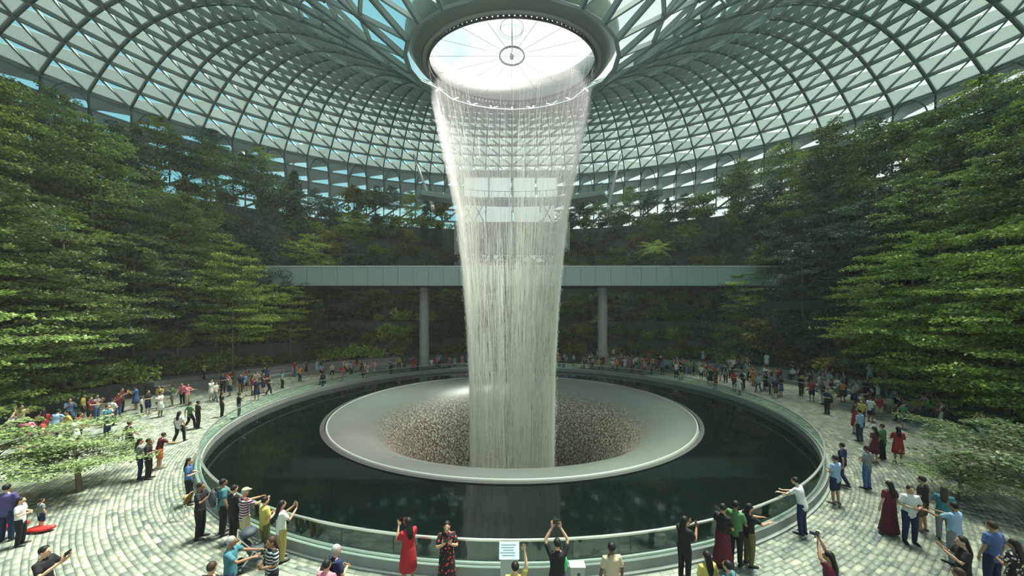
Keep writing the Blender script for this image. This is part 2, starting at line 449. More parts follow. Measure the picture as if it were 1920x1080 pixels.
# dark inner chords following the ribs
for j in range(96):
    st = 0 if j % 4 == 0 else (2 if j % 2 == 0 else 9)
    pts = []
    for i in range(st, NR + 1):
        s = rings[i][0]; p = roof_pt(2 * PI * j / 96, s); pts.append(p - surf_normal(p) * (0.42 + 0.25 * min(1, s * 1.5)))
    base = roof_pt(2 * PI * j / 96, 1.0)
    pts.append(Vector((base.x * 0.995, base.y, base.z - 4.5))); pts.append(Vector((base.x * 0.995, base.y, base.z - 9)))
    if not any(visible(p, 100) for p in pts): continue
    mb = MB(); mb.tube(pts, 0.10, 5); mb.build('rib', M['rib'], ceiling)
tris = [t_ for t_ in tris if max(p.y for p in t_) > 2]
def area(t_):
    c_ = (t_[0] + t_[1] + t_[2]) / 3
    return (t_[1] - t_[0]).cross(t_[2] - t_[0]).length / max(2, c_.y) ** 2 if seen(c_) else 0
tris.sort(key=lambda t_: -area(t_))
for t_ in tris[:300]:
    mb = MB(); mb.add(t_, [(0, 1, 2)]); mb.build('glass_pane', M['sky_glass'], ceiling)
mb = MB()
for t_ in tris[300:]: mb.add(t_, [(0, 1, 2)])
mb.build('glass_skin', M['sky_glass'], ceiling, kind='stuff')
M['shade'] = leaf_mat('shade_fabric', (0.37, 0.42, 0.41), (0.44, 0.48, 0.47)); M['shade'].node_tree.nodes['Mix Shader'].inputs[0].default_value = 0.55; M['shade'].node_tree.nodes['Hue/Saturation/Value'].inputs['Value'].default_value = 1
for l_ in list(M['shade'].node_tree.links):
    if l_.to_node.type == 'HUE_SAT' and l_.to_socket.name == 'Value': M['shade'].node_tree.links.remove(l_)
shades = [q for q in shades if max(p.y for p in q) > 2]
shades.sort(key=lambda q: -area(q[:3]))
def shade_into(mb, q):
    n = surf_normal((q[0] + q[2]) / 2); up_ = [p - n * .10 for p in q]; dn = [p - n * .14 for p in q]
    mb.add(up_ + dn, [(0, 1, 2, 3), (7, 6, 5, 4), (0, 4, 5, 1), (1, 5, 6, 2), (2, 6, 7, 3), (3, 7, 4, 0)])
for q in shades[:300]:
    mb = MB(); shade_into(mb, q); mb.build('shade_panel', M['shade'], ceiling)
mb = MB()
for q in shades[300:]: shade_into(mb, q)
mb.build('shade_panels', M['shade'], ceiling, kind='stuff')
# upright facade below the roof edge
mb = MB(); mg = MB(); fac_sh = []
for j in range(96):
    a, b_ = rings[-1][2][j], rings[-1][2][(j + 1) % 96]
    if a.y < 2: continue
    for k in range(5):
        dz = Vector((0, 0, -2.2 * k)); mb.bar(a + dz, b_ + dz, 0.5, 0.3)
        mb.bar(a + dz, b_ + dz + Vector((0, 0, -2.2)), 0.14, 0.3)
    for k in range(3):
        t0, t1 = Vector((0, 0, -2.2 * k - .15)), Vector((0, 0, -2.2 * k - 2.05))
        fac_sh.append((a + t0, b_ + t0, b_ + t1, a.lerp(b_, .0) + t0.lerp(t1, .55)))
    mg.add([a, b_, b_ + Vector((0, 0, -11)), a + Vector((0, 0, -11))], [(0, 1, 2, 3)])
for q in fac_sh:
    mid = (q[0] + q[2]) / 2
    if not visible(mid, 80): continue
    inn = Vector((CX - mid.x, CY - mid.y, 0)).normalized() * .2
    m3 = MB(); m3.add([p + inn for p in q] + [p + inn * 1.3 for p in q], [(0, 1, 2, 3), (7, 6, 5, 4), (0, 4, 5, 1), (1, 5, 6, 2), (2, 6, 7, 3), (3, 7, 4, 0)]); m3.build('facade_panel', M['shade'], ceiling)
mb.build('facade_beams', M['beam'], ceiling, kind='stuff'); mg.build('facade_glass', M['sky_glass'], ceiling, kind='stuff')
# arched portal hoops along the shell's lower edge
for j in range(0, 96, 2):
    a, b_ = rings[-1][2][j], rings[-1][2][(j + 1) % 96]
    if not visible(a): continue
    inn = Vector((CX - a.x, CY - a.y, 0)).normalized()
    pts = []
    for k in range(9):
        u = k / 8; p = a.lerp(b_, u) + inn * 1.1; p.z = a.z - 3.4 + 3.0 * math.sin(PI * u) ** 0.6
        pts.append(p)
    pts = [pts[0] - Vector((0, 0, 3))] + pts + [pts[-1] - Vector((0, 0, 3))]
    mb = MB(); mb.tube(pts, 0.07, 5); mb.build('arch_hoop', M['rib'], ceiling)

# ------------------------------------------------------------------ oculus collar, gutter, cable wheel
def tilt_mesh(mb):
    mb.v = [(x, y, z + 0.2 * (y - CY)) for x, y, z in mb.v]
oculus = empty('oculus_collar', (0, 0, 0), label='grey ring collar around the round roof opening above the waterfall', cat='roof ring')
mb = MB(); mb.lathe([(6.95, 0), (7.0, -0.12), (7.55, 0.25), (7.6, 0.3), (8.1, 1.0), (8.2, 1.6), (8.0, 2.4), (7.6, 2.5), (7.0, 2.4)], 96, (CX, CY, OC_Z), True)
tilt_mesh(mb); mb.build('collar_shell', M['collar'], oculus, smooth=True)
mb = MB(); mb.lathe([(6.6, -0.15), (6.95, -0.2), (6.95, 0.1), (6.6, 0.1)], 96, (CX, CY, OC_Z), True)
tilt_mesh(mb); mb.build('gutter_lip', M['collar_in'], oculus, smooth=True)
mb = MB()
for j in range(120):
    a = 2 * PI * j / 120
    mb.box((CX + 6.58 * math.cos(a), CY + 6.58 * math.sin(a), OC_Z - 0.02 + 0.2 * 6.58 * math.sin(a)), (0.06, 0.25, 0.42), a)
mb.build('gutter_slots', M['dark_metal'], oculus, kind='stuff')
for rr, zz, w in ((6.5, 0.22, 0.05), (6.5, -0.24, 0.05)):
    mb = MB(); mb.lathe([(rr - w, -w), (rr + w, -w), (rr + w, w), (rr - w, w)], 96, (CX, CY, OC_Z + zz), True); tilt_mesh(mb)
    mb.build('gutter_band', M['dark_metal'] if zz > -0.5 else M['collar_in'], oculus)
m = bpy.data.materials.new('milky_glass'); m.use_nodes = True; t = m.node_tree; t.nodes.clear()
tr = t.nodes.new('ShaderNodeBsdfTransparent'); tr.inputs[0].default_value = (.80, .78, .84, 1); tl = t.nodes.new('ShaderNodeBsdfTranslucent'); tl.inputs[0].default_value = (.70, .68, .72, 1)
mx = t.nodes.new('ShaderNodeMixShader'); mx.inputs[0].default_value = 0.10; out = t.nodes.new('ShaderNodeOutputMaterial')
t.links.new(tr.outputs[0], mx.inputs[1]); t.links.new(tl.outputs[0], mx.inputs[2]); t.links.new(mx.outputs[0], out.inputs[0]); M['milky'] = m
mb = MB(); mb.lathe([(0.01, 2.9), (3.5, 2.8), (7.2, 2.45)], 64, (CX, CY, OC_Z)); tilt_mesh(mb); mb.build('opening_glass', M['milky'], oculus, smooth=True)
wheel = empty('cable_wheel', label='round hub held by radial cables across the roof opening', cat='cable hub')
hubz = OC_Z + 1.0
mb = MB(); mb.lathe([(0.93, -.05), (1.03, -.05), (1.03, .05), (0.93, .05)], 40, (CX, CY, hubz), True); mb.build('hub_ring', M['dark_metal'], wheel)
mb = MB(); mb.lathe([(0.0, -.25), (.13, -.2), (.16, 0), (.13, .2), (0, .25)], 16, (CX, CY, hubz)); mb.build('hub', M['dark_metal'], wheel, smooth=True)
for j in range(16):
    a = 2 * PI * j / 16; mb = MB()
    mb.tube([(CX + .13 * math.cos(a), CY + .13 * math.sin(a), hubz), (CX + 6.9 * math.cos(a), CY + 6.9 * math.sin(a), hubz + 1.3 * math.sin(a))], 0.017, 4)
    mb.build('cable', M['dark_metal'], wheel)
mb = MB(); mb.tube([(CX, CY, hubz + .2), (CX, CY, hubz + 2.3)], 0.04, 6); mb.build('mast', M['dark_metal'], wheel)
mb = MB(); mb.lathe([(0.88, -.04), (0.96, -.04), (0.96, .04), (0.88, .04)], 40, (CX, CY, hubz + 2.3), True); mb.build('upper_ring', M['steel'], wheel)

# ------------------------------------------------------------------ floor and pavers
RC = 18.80
floor = empty('floor', kind='structure')
mb = MB()
N = 128
V = []; Fc = []
for i in range(N):
    th = 2 * PI * i / N
    V += [(CX + (RC - .1) * math.cos(th), CY + (RC - .1) * math.sin(th), -0.02), (CX + (r_in(th) + 3) * math.cos(th), CY + (r_in(th) + 3) * math.sin(th), -0.02)]
for i in range(N):
    j = (i + 1) % N; Fc.append((2 * i, 2 * i + 1, 2 * j + 1, 2 * j))
mb.add(V, Fc); mb.build('floor_bed', M['slab'], floor)
pav = []
r_ = RC + 0.01; row = 0
while r_ < 33:
    dr = (0.12 + 0.05 * rnd.random()) if r_ < 25 else 0.24
    n_ = int(2 * PI * r_ / ((0.30 + 0.16 * rnd.random()) if r_ < 25 else 0.7))
    off = rnd.random() * 6
    k = 0
    for k in range(n_):
        a = off + 2 * PI * k / n_; am = a + PI / n_
        x, y = CX + (r_ + dr / 2) * math.cos(am), CY + (r_ + dr / 2) * math.sin(am)
        if r_ + dr > r_in(am) - 0.2 or not visible((x, y, 0), 40): continue
        pav.append((r_, dr, a, 2 * PI / n_, x, y, row, k))
    r_ += dr; row += 1
pav.sort(key=lambda q: q[5] ** 2 + 0.1 * q[4] ** 2)
def paver(q, rg):
    r0, dr, a, da, x, y, row, k = q
    g_ = 0.005; z = 0.004 + 0.008 * rg.random()
    a0, a1 = a + g_ / r0, a + da - g_ / r0
    P = []
    for zz in (-0.03, z):
        for rr, aa in ((r0 + g_, a0), (r0 + dr - g_, a0), (r0 + dr - g_, a1), (r0 + g_, a1)):
            P.append((CX + rr * math.cos(aa), CY + rr * math.sin(aa), zz))
    return P, [(4, 5, 6, 7), (0, 1, 5, 4), (1, 2, 6, 5), (2, 3, 7, 6), (3, 0, 4, 7)]
def cellattr(me, cells, per):
    at = me.attributes.new('cell', 'FLOAT_VECTOR', 'POINT')
    arr = np.repeat(np.asarray(cells, dtype=np.float32), per, axis=0)
    at.data.foreach_set('vector', arr.ravel())
def ck(q):
    # neighbouring stones come in patches of close tone
    return (q[6] * 3.17 + 0.5, q[7] * 1.37 + 0.25, 0.0)
for q in pav[:300]:
    P, Fc = paver(q, rnd); mb = MB(); mb.add(P, Fc); me = mb.mesh('paver', M['paver']); cellattr(me, [ck(q)], 8)
    link('paver', me, floor)
vs, fs, cs = [], [], []
for i, q in enumerate(pav[300:]):
    P, Fc = paver(q, rnd); vs += P; fs += [tuple(j + 8 * i for j in f_) for f_ in Fc]; cs.append(ck(q))
me = np_mesh('paver_field', np.array(vs), np.array(fs), M['paver']); cellattr(me, cs, 8)
link('paver_field', me, floor, kind='stuff')

# ------------------------------------------------------------------ pool, funnel, railing
pool = empty('pool', label='round black reflecting pool ringed by glass around the waterfall funnel', cat='pool')
mb = MB(); mb.lathe([(13.25, -0.06), (14.5, -0.05), (16, -0.05), (18.6, -0.05)], 128); mb.build('water', M['pool'], pool, smooth=True)
mb = MB(); mb.lathe([(13.04, -0.4), (13.04, 0.02), (13.08, 0.03), (13.12, 0.0), (13.22, -0.4)], 128); mb.build('funnel_trim', M['collar_in'], pool, smooth=True)
mb = MB(); mb.lathe([(13.22, -0.4), (13.22, -0.01), (13.45, -0.01), (13.45, -0.4)], 128); mb.build('funnel_channel', M['dark_metal'], pool)
mb = MB(); mb.lathe([(13.05, 0.0), (12.6, 0.05), (12.0, -0.03), (11.3, -0.3), (10.5, -0.75), (9.8, -1.3), (9.1, -2.0), (8.4, -2.9), (7.8, -4.0), (7.2, -5.5), (6.7, -7.2), (6.4, -9.0), (0.1, -9.2)], 160)
mb.build('funnel_bowl', M['bowl'], pool, smooth=True)
rail = empty('glass_railing', label='curved frameless glass railing with steel handrail circling the dark pool', cat='railing')
mb = MB(); mb.lathe([(18.5, -0.3), (18.5, 0.30), (18.72, 0.32), (18.74, 0.08), (18.82, 0.06), (18.82, -0.02)], 144); mb.build('kerb', M['step'], rail)
mb = MB(); mb.lathe([(18.53, 0.93), (18.60, 0.93), (18.60, 0.975), (18.53, 0.975)], 144, closed=True); mb.build('handrail', M['steel'], rail)
mb = MB(); mb.lathe([(18.54, 0.3), (18.60, 0.3), (18.60, 0.37), (18.54, 0.37)], 144, closed=True); mb.build('glass_shoe', M['steel'], rail)
NPN = 72
for j in range(NPN):
    a0, a1 = 2 * PI * j / NPN + .0006, 2 * PI * (j + 1) / NPN - .0006
    mb = MB(); mb.lathe([(18.56, 0.34), (18.56, 0.94)], 3, a0=a0, a1=a1)
    mb.build('glass_panel', M['rail_glass'], rail)

# ------------------------------------------------------------------ falling water
water = empty('waterfall', label='tall white column of falling water narrowing into the funnel', cat='waterfall')
FZ = [-7.5, -5.2, 2.4, 6.7, 10.9, 15.2, 19.4, 21.6, 23.7, 26.7]
FR = [3.3, 3.35, 3.42, 3.62, 3.95, 4.42, 5.3, 5.75, 6.15, 6.6]
def fall_mesh(n, wmin, wmax, radf, zlo, zhi, jit, lmin, lmax, seed):
    g = np.random.default_rng(seed)
    th = g.random(n) * 2 * PI
    z0 = zlo + (zhi - zlo) * g.random(n); L = lmin + (lmax - lmin) * g.random(n)
    cl = 0.62 + 0.30 * np.sin(th * 5 + 1.3) + 0.22 * np.sin(th * 13 + z0 * .05) + 0.2 * np.sin(th * 31 + 2) + 0.15 * np.sin(th * 67)
    keep = g.random(n) < np.clip(1.1 - (z0 - 8) / 13.0, 0.12, 1.0) * np.clip(cl, 0.12, 1)
    th, z0, L = th[keep], z0[keep], L[keep]; n = len(th)
    z1 = np.minimum(z0 + L, zhi); w = wmin + (wmax - wmin) * g.random(n)
    rj = radf(g, n)
    V = np.zeros((n, 2, 3, 3)); 
    for q, z in enumerate((z0, z1)):
        r0 = np.interp(z, FZ, FR) * rj + 0 * z
        tz = np.where(z > 20, OC_Z * 0 + 0.2 * (r0 * np.sin(th)) * np.clip((z - 19) / 7.7, 0, 1), 0)
        x = CX + r0 * np.cos(th); y = CY + r0 * np.sin(th)
        ph = g.random(n) * 0 + th * 7
        for k in range(3):
            a = ph + 2 * PI * k / 3
            V[:, q, k, 0] = x + w * np.cos(a); V[:, q, k, 1] = y + w * np.sin(a); V[:, q, k, 2] = z + tz
    V = V.reshape(-1, 3); b0 = np.arange(n) * 6
    Fq = np.concatenate([np.stack([b0 + k, b0 + (k + 1) % 3, b0 + 3 + (k + 1) % 3, b0 + 3 + k], 1) for k in range(3)])
    return V, Fq
def layer(name, *a):
    v, f_ = fall_mesh(*a); return link(name, np_mesh(name, v, f_, M['fall']), water, kind='stuff')
layer('outer_water_curtain', 24000, 0.004, 0.010, lambda g, n: 1 - 0.05 * g.random(n), -7.5, 26.6, 0, 0.5, 3.0, 1)
layer('inner_water_strands', 5600, 0.005, 0.013, lambda g, n: 0.25 + 0.7 * g.random(n), -7.5, 11, 0, 0.5, 3.0, 2)
layer('water_drops', 9000, 0.006, 0.012, lambda g, n: 0.97 + 0.10 * g.random(n) ** 2, -7, 21, 0, 0.04, 0.25, 3)

# ------------------------------------------------------------------ terraced hillside, steps, walls
def ring_arc(mb, rf0, rf1, z0, z1, th0, th1, n, under=0.0):
    """solid curved bench between two radius functions"""
    V = []; Fc = []
    for i in range(n + 1):
        th = th0 + (th1 - th0) * i / n; c_, s_ = math.cos(th), math.sin(th)
        for r_, z in ((rf0(th), z0), (rf0(th), z1), (rf1(th), z1), (rf1(th), z0)):
            V.append((CX + r_ * c_, CY + r_ * s_, z))
    for i in range(n):
        for q in range(4):
            q2 = (q + 1) % 4; Fc.append((i * 4 + q, i * 4 + q2, (i + 1) * 4 + q2, (i + 1) * 4 + q))
    Fc.append((3, 2, 1, 0)); Fc.append((n * 4, n * 4 + 1, n * 4 + 2, n * 4 + 3))
    mb.add(V, Fc)
TH0, TH1 = -0.75, PI + 0.75
hill = empty('hillside', kind='structure')
for k in range(NT):
    f0 = lambda th, k=k: r_in(th) + (r_out(th) - r_in(th)) * k / NT
    f1 = lambda th, k=k: r_in(th) + (r_out(th) - r_in(th)) * (k + 1) / NT + 0.05
    z = terrace_z(k)
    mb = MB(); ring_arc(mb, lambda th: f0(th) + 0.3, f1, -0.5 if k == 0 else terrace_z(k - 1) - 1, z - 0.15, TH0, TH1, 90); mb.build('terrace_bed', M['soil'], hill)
    mb = MB(); zz = 0 if k == 0 else terrace_z(k - 1)
    ring_arc(mb, f0, lambda th: f0(th) + 0.32, zz - 0.3, z if k else 1.3, TH0, TH1, 110); mb.build('retaining_wall', M['stone'], hill)
for k in range(3):
    f0 = lambda th, k=k: r_in(th) - 2.7 + 0.9 * k
    mb = MB(); ring_arc(mb, f0, lambda th: r_in(th), 0.0, 0.36 * (k + 1), PI - 0.95, PI - 0.10, 60); o = mb.build('stone_step', M['step'])
    tag(o, f'{["lowest", "middle", "topmost"][k]} of the long curved stone seating steps left of the pool', 'step', 'curved seating steps')
    mb = MB(); ring_arc(mb, f0, lambda th: r_in(th), 0.0, 0.36 * (k + 1), 0.10, 1.1, 60); o = mb.build('stone_step', M['step'])
    tag(o, f'{["lowest", "middle", "topmost"][k]} of the long curved stone seating steps right of the pool', 'step', 'curved seating steps')
def step_z(x, y):
    r_, th = polar(x, y)
    t_ = th % (2 * PI)
    if (PI - .95 < t_ < PI - .10) or (0.10 < t_ < 1.1):
        k = int((r_ - (r_in(th) - 2.7)) / 0.9 + 1) if r_ > r_in(th) - 2.7 else 0
        return 0.36 * max(0, min(3, k))
    return 0.0

# ------------------------------------------------------------------ thin mist drifting off the fall
m = bpy.data.materials.new('mist'); m.use_nodes = True; t = m.node_tree; t.nodes.clear()
vs_ = t.nodes.new('ShaderNodeVolumeScatter'); vs_.inputs['Color'].default_value = (.82, .95, .88, 1); vs_.inputs['Density'].default_value = 0.0006; vs_.inputs['Anisotropy'].default_value = 0.3
out = t.nodes.new('ShaderNodeOutputMaterial'); t.links.new(vs_.outputs[0], out.inputs['Volume'])
mb = MB(); mb.lathe([(0.0, .3), (33, .3), (44, 7), (50, 16), (50, 27), (0.0, 27)], 40, (CX, CY + 4, 0)); o = mb.build('mist', m)
tag(o, 'thin greenish mist hanging around the waterfall', 'mist', kind='stuff')

m2 = m.copy(); m2.name = 'spray'; m2.node_tree.nodes['Volume Scatter'].inputs['Density'].default_value = 0.16
m2.node_tree.nodes['Volume Scatter'].inputs['Color'].default_value = (.93, .97, .93, 1)
prof = [(r_ * 1.03, z_) for r_, z_ in zip(FR, FZ) if z_ < 24] ; prof = prof + [(r_ - .55, z_) for r_, z_ in reversed(prof)]
mb = MB(); mb.lathe(prof, 64, (CX, CY, 0), True); link('spray_veil', mb.mesh('spray_veil', m2), water, kind='stuff')
# ------------------------------------------------------------------ bridge with fascia panels and columns
bridge = empty('footbridge', label='long straight grey-green footbridge crossing behind the waterfall', cat='bridge')
BX0, BX1, BY, BZ0, BZ1 = -36.5, 38.5, 45.0, 11.05, 13.5
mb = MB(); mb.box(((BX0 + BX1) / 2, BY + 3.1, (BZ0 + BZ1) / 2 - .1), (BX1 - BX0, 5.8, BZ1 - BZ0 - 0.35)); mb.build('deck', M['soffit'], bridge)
x = BX0
npn = 38; wpn = (BX1 - BX0) / npn
panel_me = None
for i in range(npn):
    if panel_me is None:
        mb = MB(); mb.box((0, 0, 0), (wpn - 0.035, 0.12, BZ1 - BZ0)); panel_me = mb.mesh('fascia_panel', M['fascia'])
    link('fascia_panel', panel_me, bridge, loc=(BX0 + wpn * (i + .5), BY + 0.06, (BZ0 + BZ1) / 2))
mb = MB(); mb.box(((BX0 + BX1) / 2, BY + 0.05, BZ1 + 0.06), (BX1 - BX0, 0.34, 0.12)); mb.build('coping', M['white_metal'], bridge)
for cx_, w, nm in ((-12.45, .66, 'left of'), (12.85, .66, 'right of'), (38.0, .84, 'far right of')):
    mb = MB(); mb.lathe([(w, -0.1), (w, BZ0 + 0.1)], 28, (cx_, 49.2, 0), closed=False)
    mb.lathe([(w, 0.0), (w + .08, 0.0), (w + .08, .15), (w, .15)], 28, (cx_, 49.2, 0))
    o = mb.build('round_column', M['concrete'], smooth=True)
    tag(o, f'round concrete column under the footbridge {nm} the waterfall', 'column', 'bridge columns')
# upper curved walkway with truss
up = empty('upper_walkway', label='slim curved upper walkway with railing high above the footbridge', cat='walkway')
UZ = 25.6
def upf(r_): return lambda th: r_
a0, a1 = PI / 2 - 0.52, PI / 2 + 0.52
mb = MB(); mb.lathe([(27.0, -0.5), (26.8, -0.1), (26.8, 0.1), (30.0, 0.1), (30.0, -0.25)], 40, (CX, CY, UZ), True, a0, a1); mb.build('deck', M['fascia'], up)
mb = MB(); mb.lathe([(26.8, 1.1), (26.86, 1.1), (26.86, 1.16), (26.8, 1.16)], 40, (CX, CY, UZ), True, a0, a1); mb.build('handrail', M['rib'], up)
for i in range(27):
    a = a0 + (a1 - a0) * i / 26; mb = MB()
    mb.bar((CX + 26.83 * math.cos(a), CY + 26.83 * math.sin(a), UZ), (CX + 26.83 * math.cos(a), CY + 26.83 * math.sin(a), UZ + 1.1), .06, .06); mb.build('baluster', M['rib'], up)
# back building behind the fall: bands of glazing
bb = empty('terminal_facade', label='pale glazed building facade with truss windows seen through the waterfall', cat='building')
FY = 60.5
def fz(y): return CAMH + (HZ - y) * FY / F
def fx(px): return px2x(px, FY)
mb = MB()
for ya, yb in ((505, 492), (478, 418), (380, 372), (332, 322)):
    mb.box((0, FY, (fz(ya) + fz(yb)) / 2), (20, 1.2, fz(yb) - fz(ya)))
mb.build('floor_band', M['concrete'], bb)
M['window'] = mat('daylight_glow_glazing', (0.55, 0.62, 0.58), 0.2)
m = M['window']; t, b = nodes(m); b.inputs['Emission Color'].default_value = (.75, .9, .84, 1); b.inputs['Emission Strength'].default_value = 0.4  # added glow stands in for daylight showing through these panes; no lamp inside
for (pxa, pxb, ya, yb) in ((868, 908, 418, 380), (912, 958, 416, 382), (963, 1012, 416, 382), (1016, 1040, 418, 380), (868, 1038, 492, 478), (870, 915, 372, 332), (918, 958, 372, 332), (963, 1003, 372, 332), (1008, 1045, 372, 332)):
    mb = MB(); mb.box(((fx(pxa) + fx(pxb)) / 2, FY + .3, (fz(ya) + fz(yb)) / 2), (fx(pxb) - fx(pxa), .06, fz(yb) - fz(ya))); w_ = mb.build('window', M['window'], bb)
TB = []
for i in range(7):
    xa = fx(868 + 24 * i); xb = fx(868 + 24 * (i + 1)); xm = (xa + xb) / 2
    TB += [((xa, FY - .7, fz(478)), (xm, FY - .7, fz(492))), ((xm, FY - .7, fz(492)), (xb, FY - .7, fz(478)))]
for xa, xb in ((868, 888), (888, 908), (1016, 1036)):
    TB += [((fx(xa), FY - .1, fz(418)), (fx(xb), FY - .1, fz(380))), ((fx(xb), FY - .1, fz(418)), (fx(xa), FY - .1, fz(380)))]
for a, b_ in TB:
    mb = MB(); mb.bar(a, b_, .16, .16); mb.build('truss_brace', M['rib'], bb)
# slanted roof columns rising from the planting
for i, (pa, ya, pb, yb, d) in enumerate(((520, 360, 566, 265, 56), (492, 352, 440, 240, 56), (812, 355, 775, 290, 60), (1140, 355, 1165, 285, 60), (1405, 345, 1372, 262, 56), (1432, 350, 1492, 215, 56))):
    da = d + 1
    A = Vector((px2x(pa, d), d, CAMH + (HZ - ya - 35) * d / F)); B = Vector((px2x(pb, da), da, CAMH + (HZ - yb) * da / F))
    mb = MB(); mb.tube([A, B], [0.28, 0.16], 10); mb.tube([A - Vector((0, 0, .3)), A + (B - A).normalized() * .4], [.36, .33], 10)
    o = mb.build('slanted_column', M['white_metal'], smooth=True)
    tag(o, f'white slanted steel roof column, {ordinal(i + 1)} of six counted from the left', 'column', 'slanted roof columns')


# ------------------------------------------------------------------ plants
def leaf_arrays(P, size, up=0.75, g=rng, asp=0.55):
    """one folded-flat leaf quad per point"""
    n = len(P)
    nr = g.normal(size=(n, 3)) * (1 - up); nr[:, 2] += up; nr /= np.linalg.norm(nr, axis=1)[:, None]
    d = g.normal(size=(n, 3)); d -= nr * np.sum(d * nr, 1)[:, None]; d /= np.linalg.norm(d, axis=1)[:, None]
    w = np.cross(nr, d); s_ = size * (0.7 + 0.6 * g.random(n))[:, None]
    V = np.stack([P - d * s_ * .5, P + w * s_ * asp * .5 - d * s_ * .05, P + d * s_ * .5 - nr * s_ * .12, P - w * s_ * asp * .5 - d * s_ * .05], 1)
    return V.reshape(-1, 3), np.arange(4 * n).reshape(n, 4)
def leaves(name, P, size, material, up=0.75, asp=0.55):
    v, f_ = leaf_arrays(np.asarray(P), size, up, rng, asp); return np_mesh(name, v, f_, material)
def tiered(H, R, z0, tiers, nb, per, size, material, g, droop=0.0, trunk_r=0.14):
    """trunk, branch and leaf meshes of a tree with flat layered branches"""
    mbt = MB(); top = (g.random() * .4 - .2, g.random() * .4 - .2, H)
    def axis(z): u = z / H; return (top[0] * u, top[1] * u)
    mbt.tube([(0, 0, -0.3), (*axis(H * .5), H * .5), top], [trunk_r, trunk_r * .7, trunk_r * .2], 8)
    mbb = MB(); P = []
    for k in range(tiers):
        u = k / max(1, tiers - 1); z = z0 + (H - z0) * (u * 0.96 + (g.random() - .5) * .05)
        Rk = R * float(np.interp(u, [0, .25, .6, .85, 1], [.72, 1, .92, .66, .38])) * (0.78 + 0.4 * g.random()); a0 = g.random() * 6
        for b_ in range(nb):
            a = a0 + 2 * PI * b_ / nb + (g.random() - .5) * .6; L = Rk * (0.55 + 0.6 * g.random())
            ax = axis(z); rise = (g.random() * 0.42 - 0.04) * L - droop * L
            p0 = np.array([ax[0], ax[1], z]); d = np.array([math.cos(a), math.sin(a), 0.0])
            pm = p0 + d * L * .5 + np.array([0, 0, rise * .8]); pe = p0 + d * L + np.array([0, 0, rise])
            mbb.tube([tuple(p0), tuple(pm), tuple(pe)], [trunk_r * .28, trunk_r * .18, trunk_r * .07], 4)
            nl = int(per * (0.4 + 0.6 * (L / R)))
            # several leafy sprays per branch
            ns = max(3, int(5 * L / R + 2))
            for q in range(ns):
                t_ = 0.25 + 0.75 * (q + g.random()) / ns
                side = (g.random() - .5) * 2 * L * .42 * (1.15 - t_ * .6)
                c = p0 + d * L * t_ + np.array([-d[1], d[0], 0]) * side + np.array([0, 0, rise * min(1, t_ * 1.4) + (g.random() - .5) * .22])
                if q % 2 == 0: mbb.tube([tuple(p0 + d * L * t_ * .8 + np.array([0, 0, rise * min(1, t_)])), tuple(c)], [trunk_r * .1, trunk_r * .05], 3)
                m_ = nl // ns; rr = (0.12 + 0.11 * g.random()) * L + .12
                ang = g.random(m_) * 2 * PI; rad = np.sqrt(g.random(m_)) * rr
                P.append(np.stack([c[0] + np.cos(ang) * rad * 1.15, c[1] + np.sin(ang) * rad * 1.15, c[2] + g.normal(size=m_) * .07 - rad * .16], 1))
    P = np.concatenate(P)
    return mbt.mesh('trunk', M['bark'], True), mbb.mesh('branches', M['dark_bark']), leaves('foliage', P, size, material, 0.62)
def rounded(H, R, z0, blobs, per, size, material, g, trunk_r=0.12, flat=.7):
    mbt = MB(); mbt.tube([(0, 0, -.3), (.1, .05, z0 + .5), (0, .1, H * .8)], [trunk_r, trunk_r * .75, trunk_r * .3], 7)
    mbb = MB(); P = []; zc = (z0 + H) / 2; hz = (H - z0) / 2
    for k in range(blobs):
        v = g.normal(size=3); v /= np.linalg.norm(v); v *= (0.45 + 0.5 * g.random())
        c = np.array([v[0] * R, v[1] * R, zc + v[2] * hz]); rb = R * (0.26 + 0.16 * g.random())
        mbb.tube([(0, 0, max(z0 * .8, c[2] - R * .7)), tuple(c)], [trunk_r * .35, trunk_r * .12], 4)
        q = g.normal(size=(per, 3)); q /= np.linalg.norm(q, axis=1)[:, None]; q *= (0.55 + 0.5 * g.random(per))[:, None] * rb
        q[:, 2] = q[:, 2] * flat; P.append(c + q)
    return mbt.mesh('trunk', M['dark_bark'], True), mbb.mesh('branches', M['dark_bark']), leaves('foliage', np.concatenate(P), size, material, .5)
def cone_tree(H, R, z0, n, size, material, g):
    mbt = MB(); mbt.tube([(0, 0, -.3), (0, 0, H)], [.12, .03], 7); mbb = MB(); P = []
    for k in range(26):
        u = k / 26; z = z0 + (H - z0) * u; Rk = R * (1 - u) ** .8 + .15
        for b_ in range(6):
            a = g.random() * 6.28; e_ = (math.cos(a) * Rk, math.sin(a) * Rk, z - Rk * .12)
            mbb.tube([(0, 0, z), e_], [.03, .01], 3)
            m_ = n // 156; t_ = 0.25 + .8 * g.random(m_); P.append(np.stack([e_[0] * t_ + g.normal(size=m_) * .14 * Rk, e_[1] * t_ + g.normal(size=m_) * .14 * Rk, z - Rk * .12 * t_ + g.normal(size=m_) * .1], 1))
    return mbt.mesh('trunk', M['dark_bark'], True), mbb.mesh('branches', M['dark_bark']), leaves('foliage', np.concatenate(P), size, material, .6)
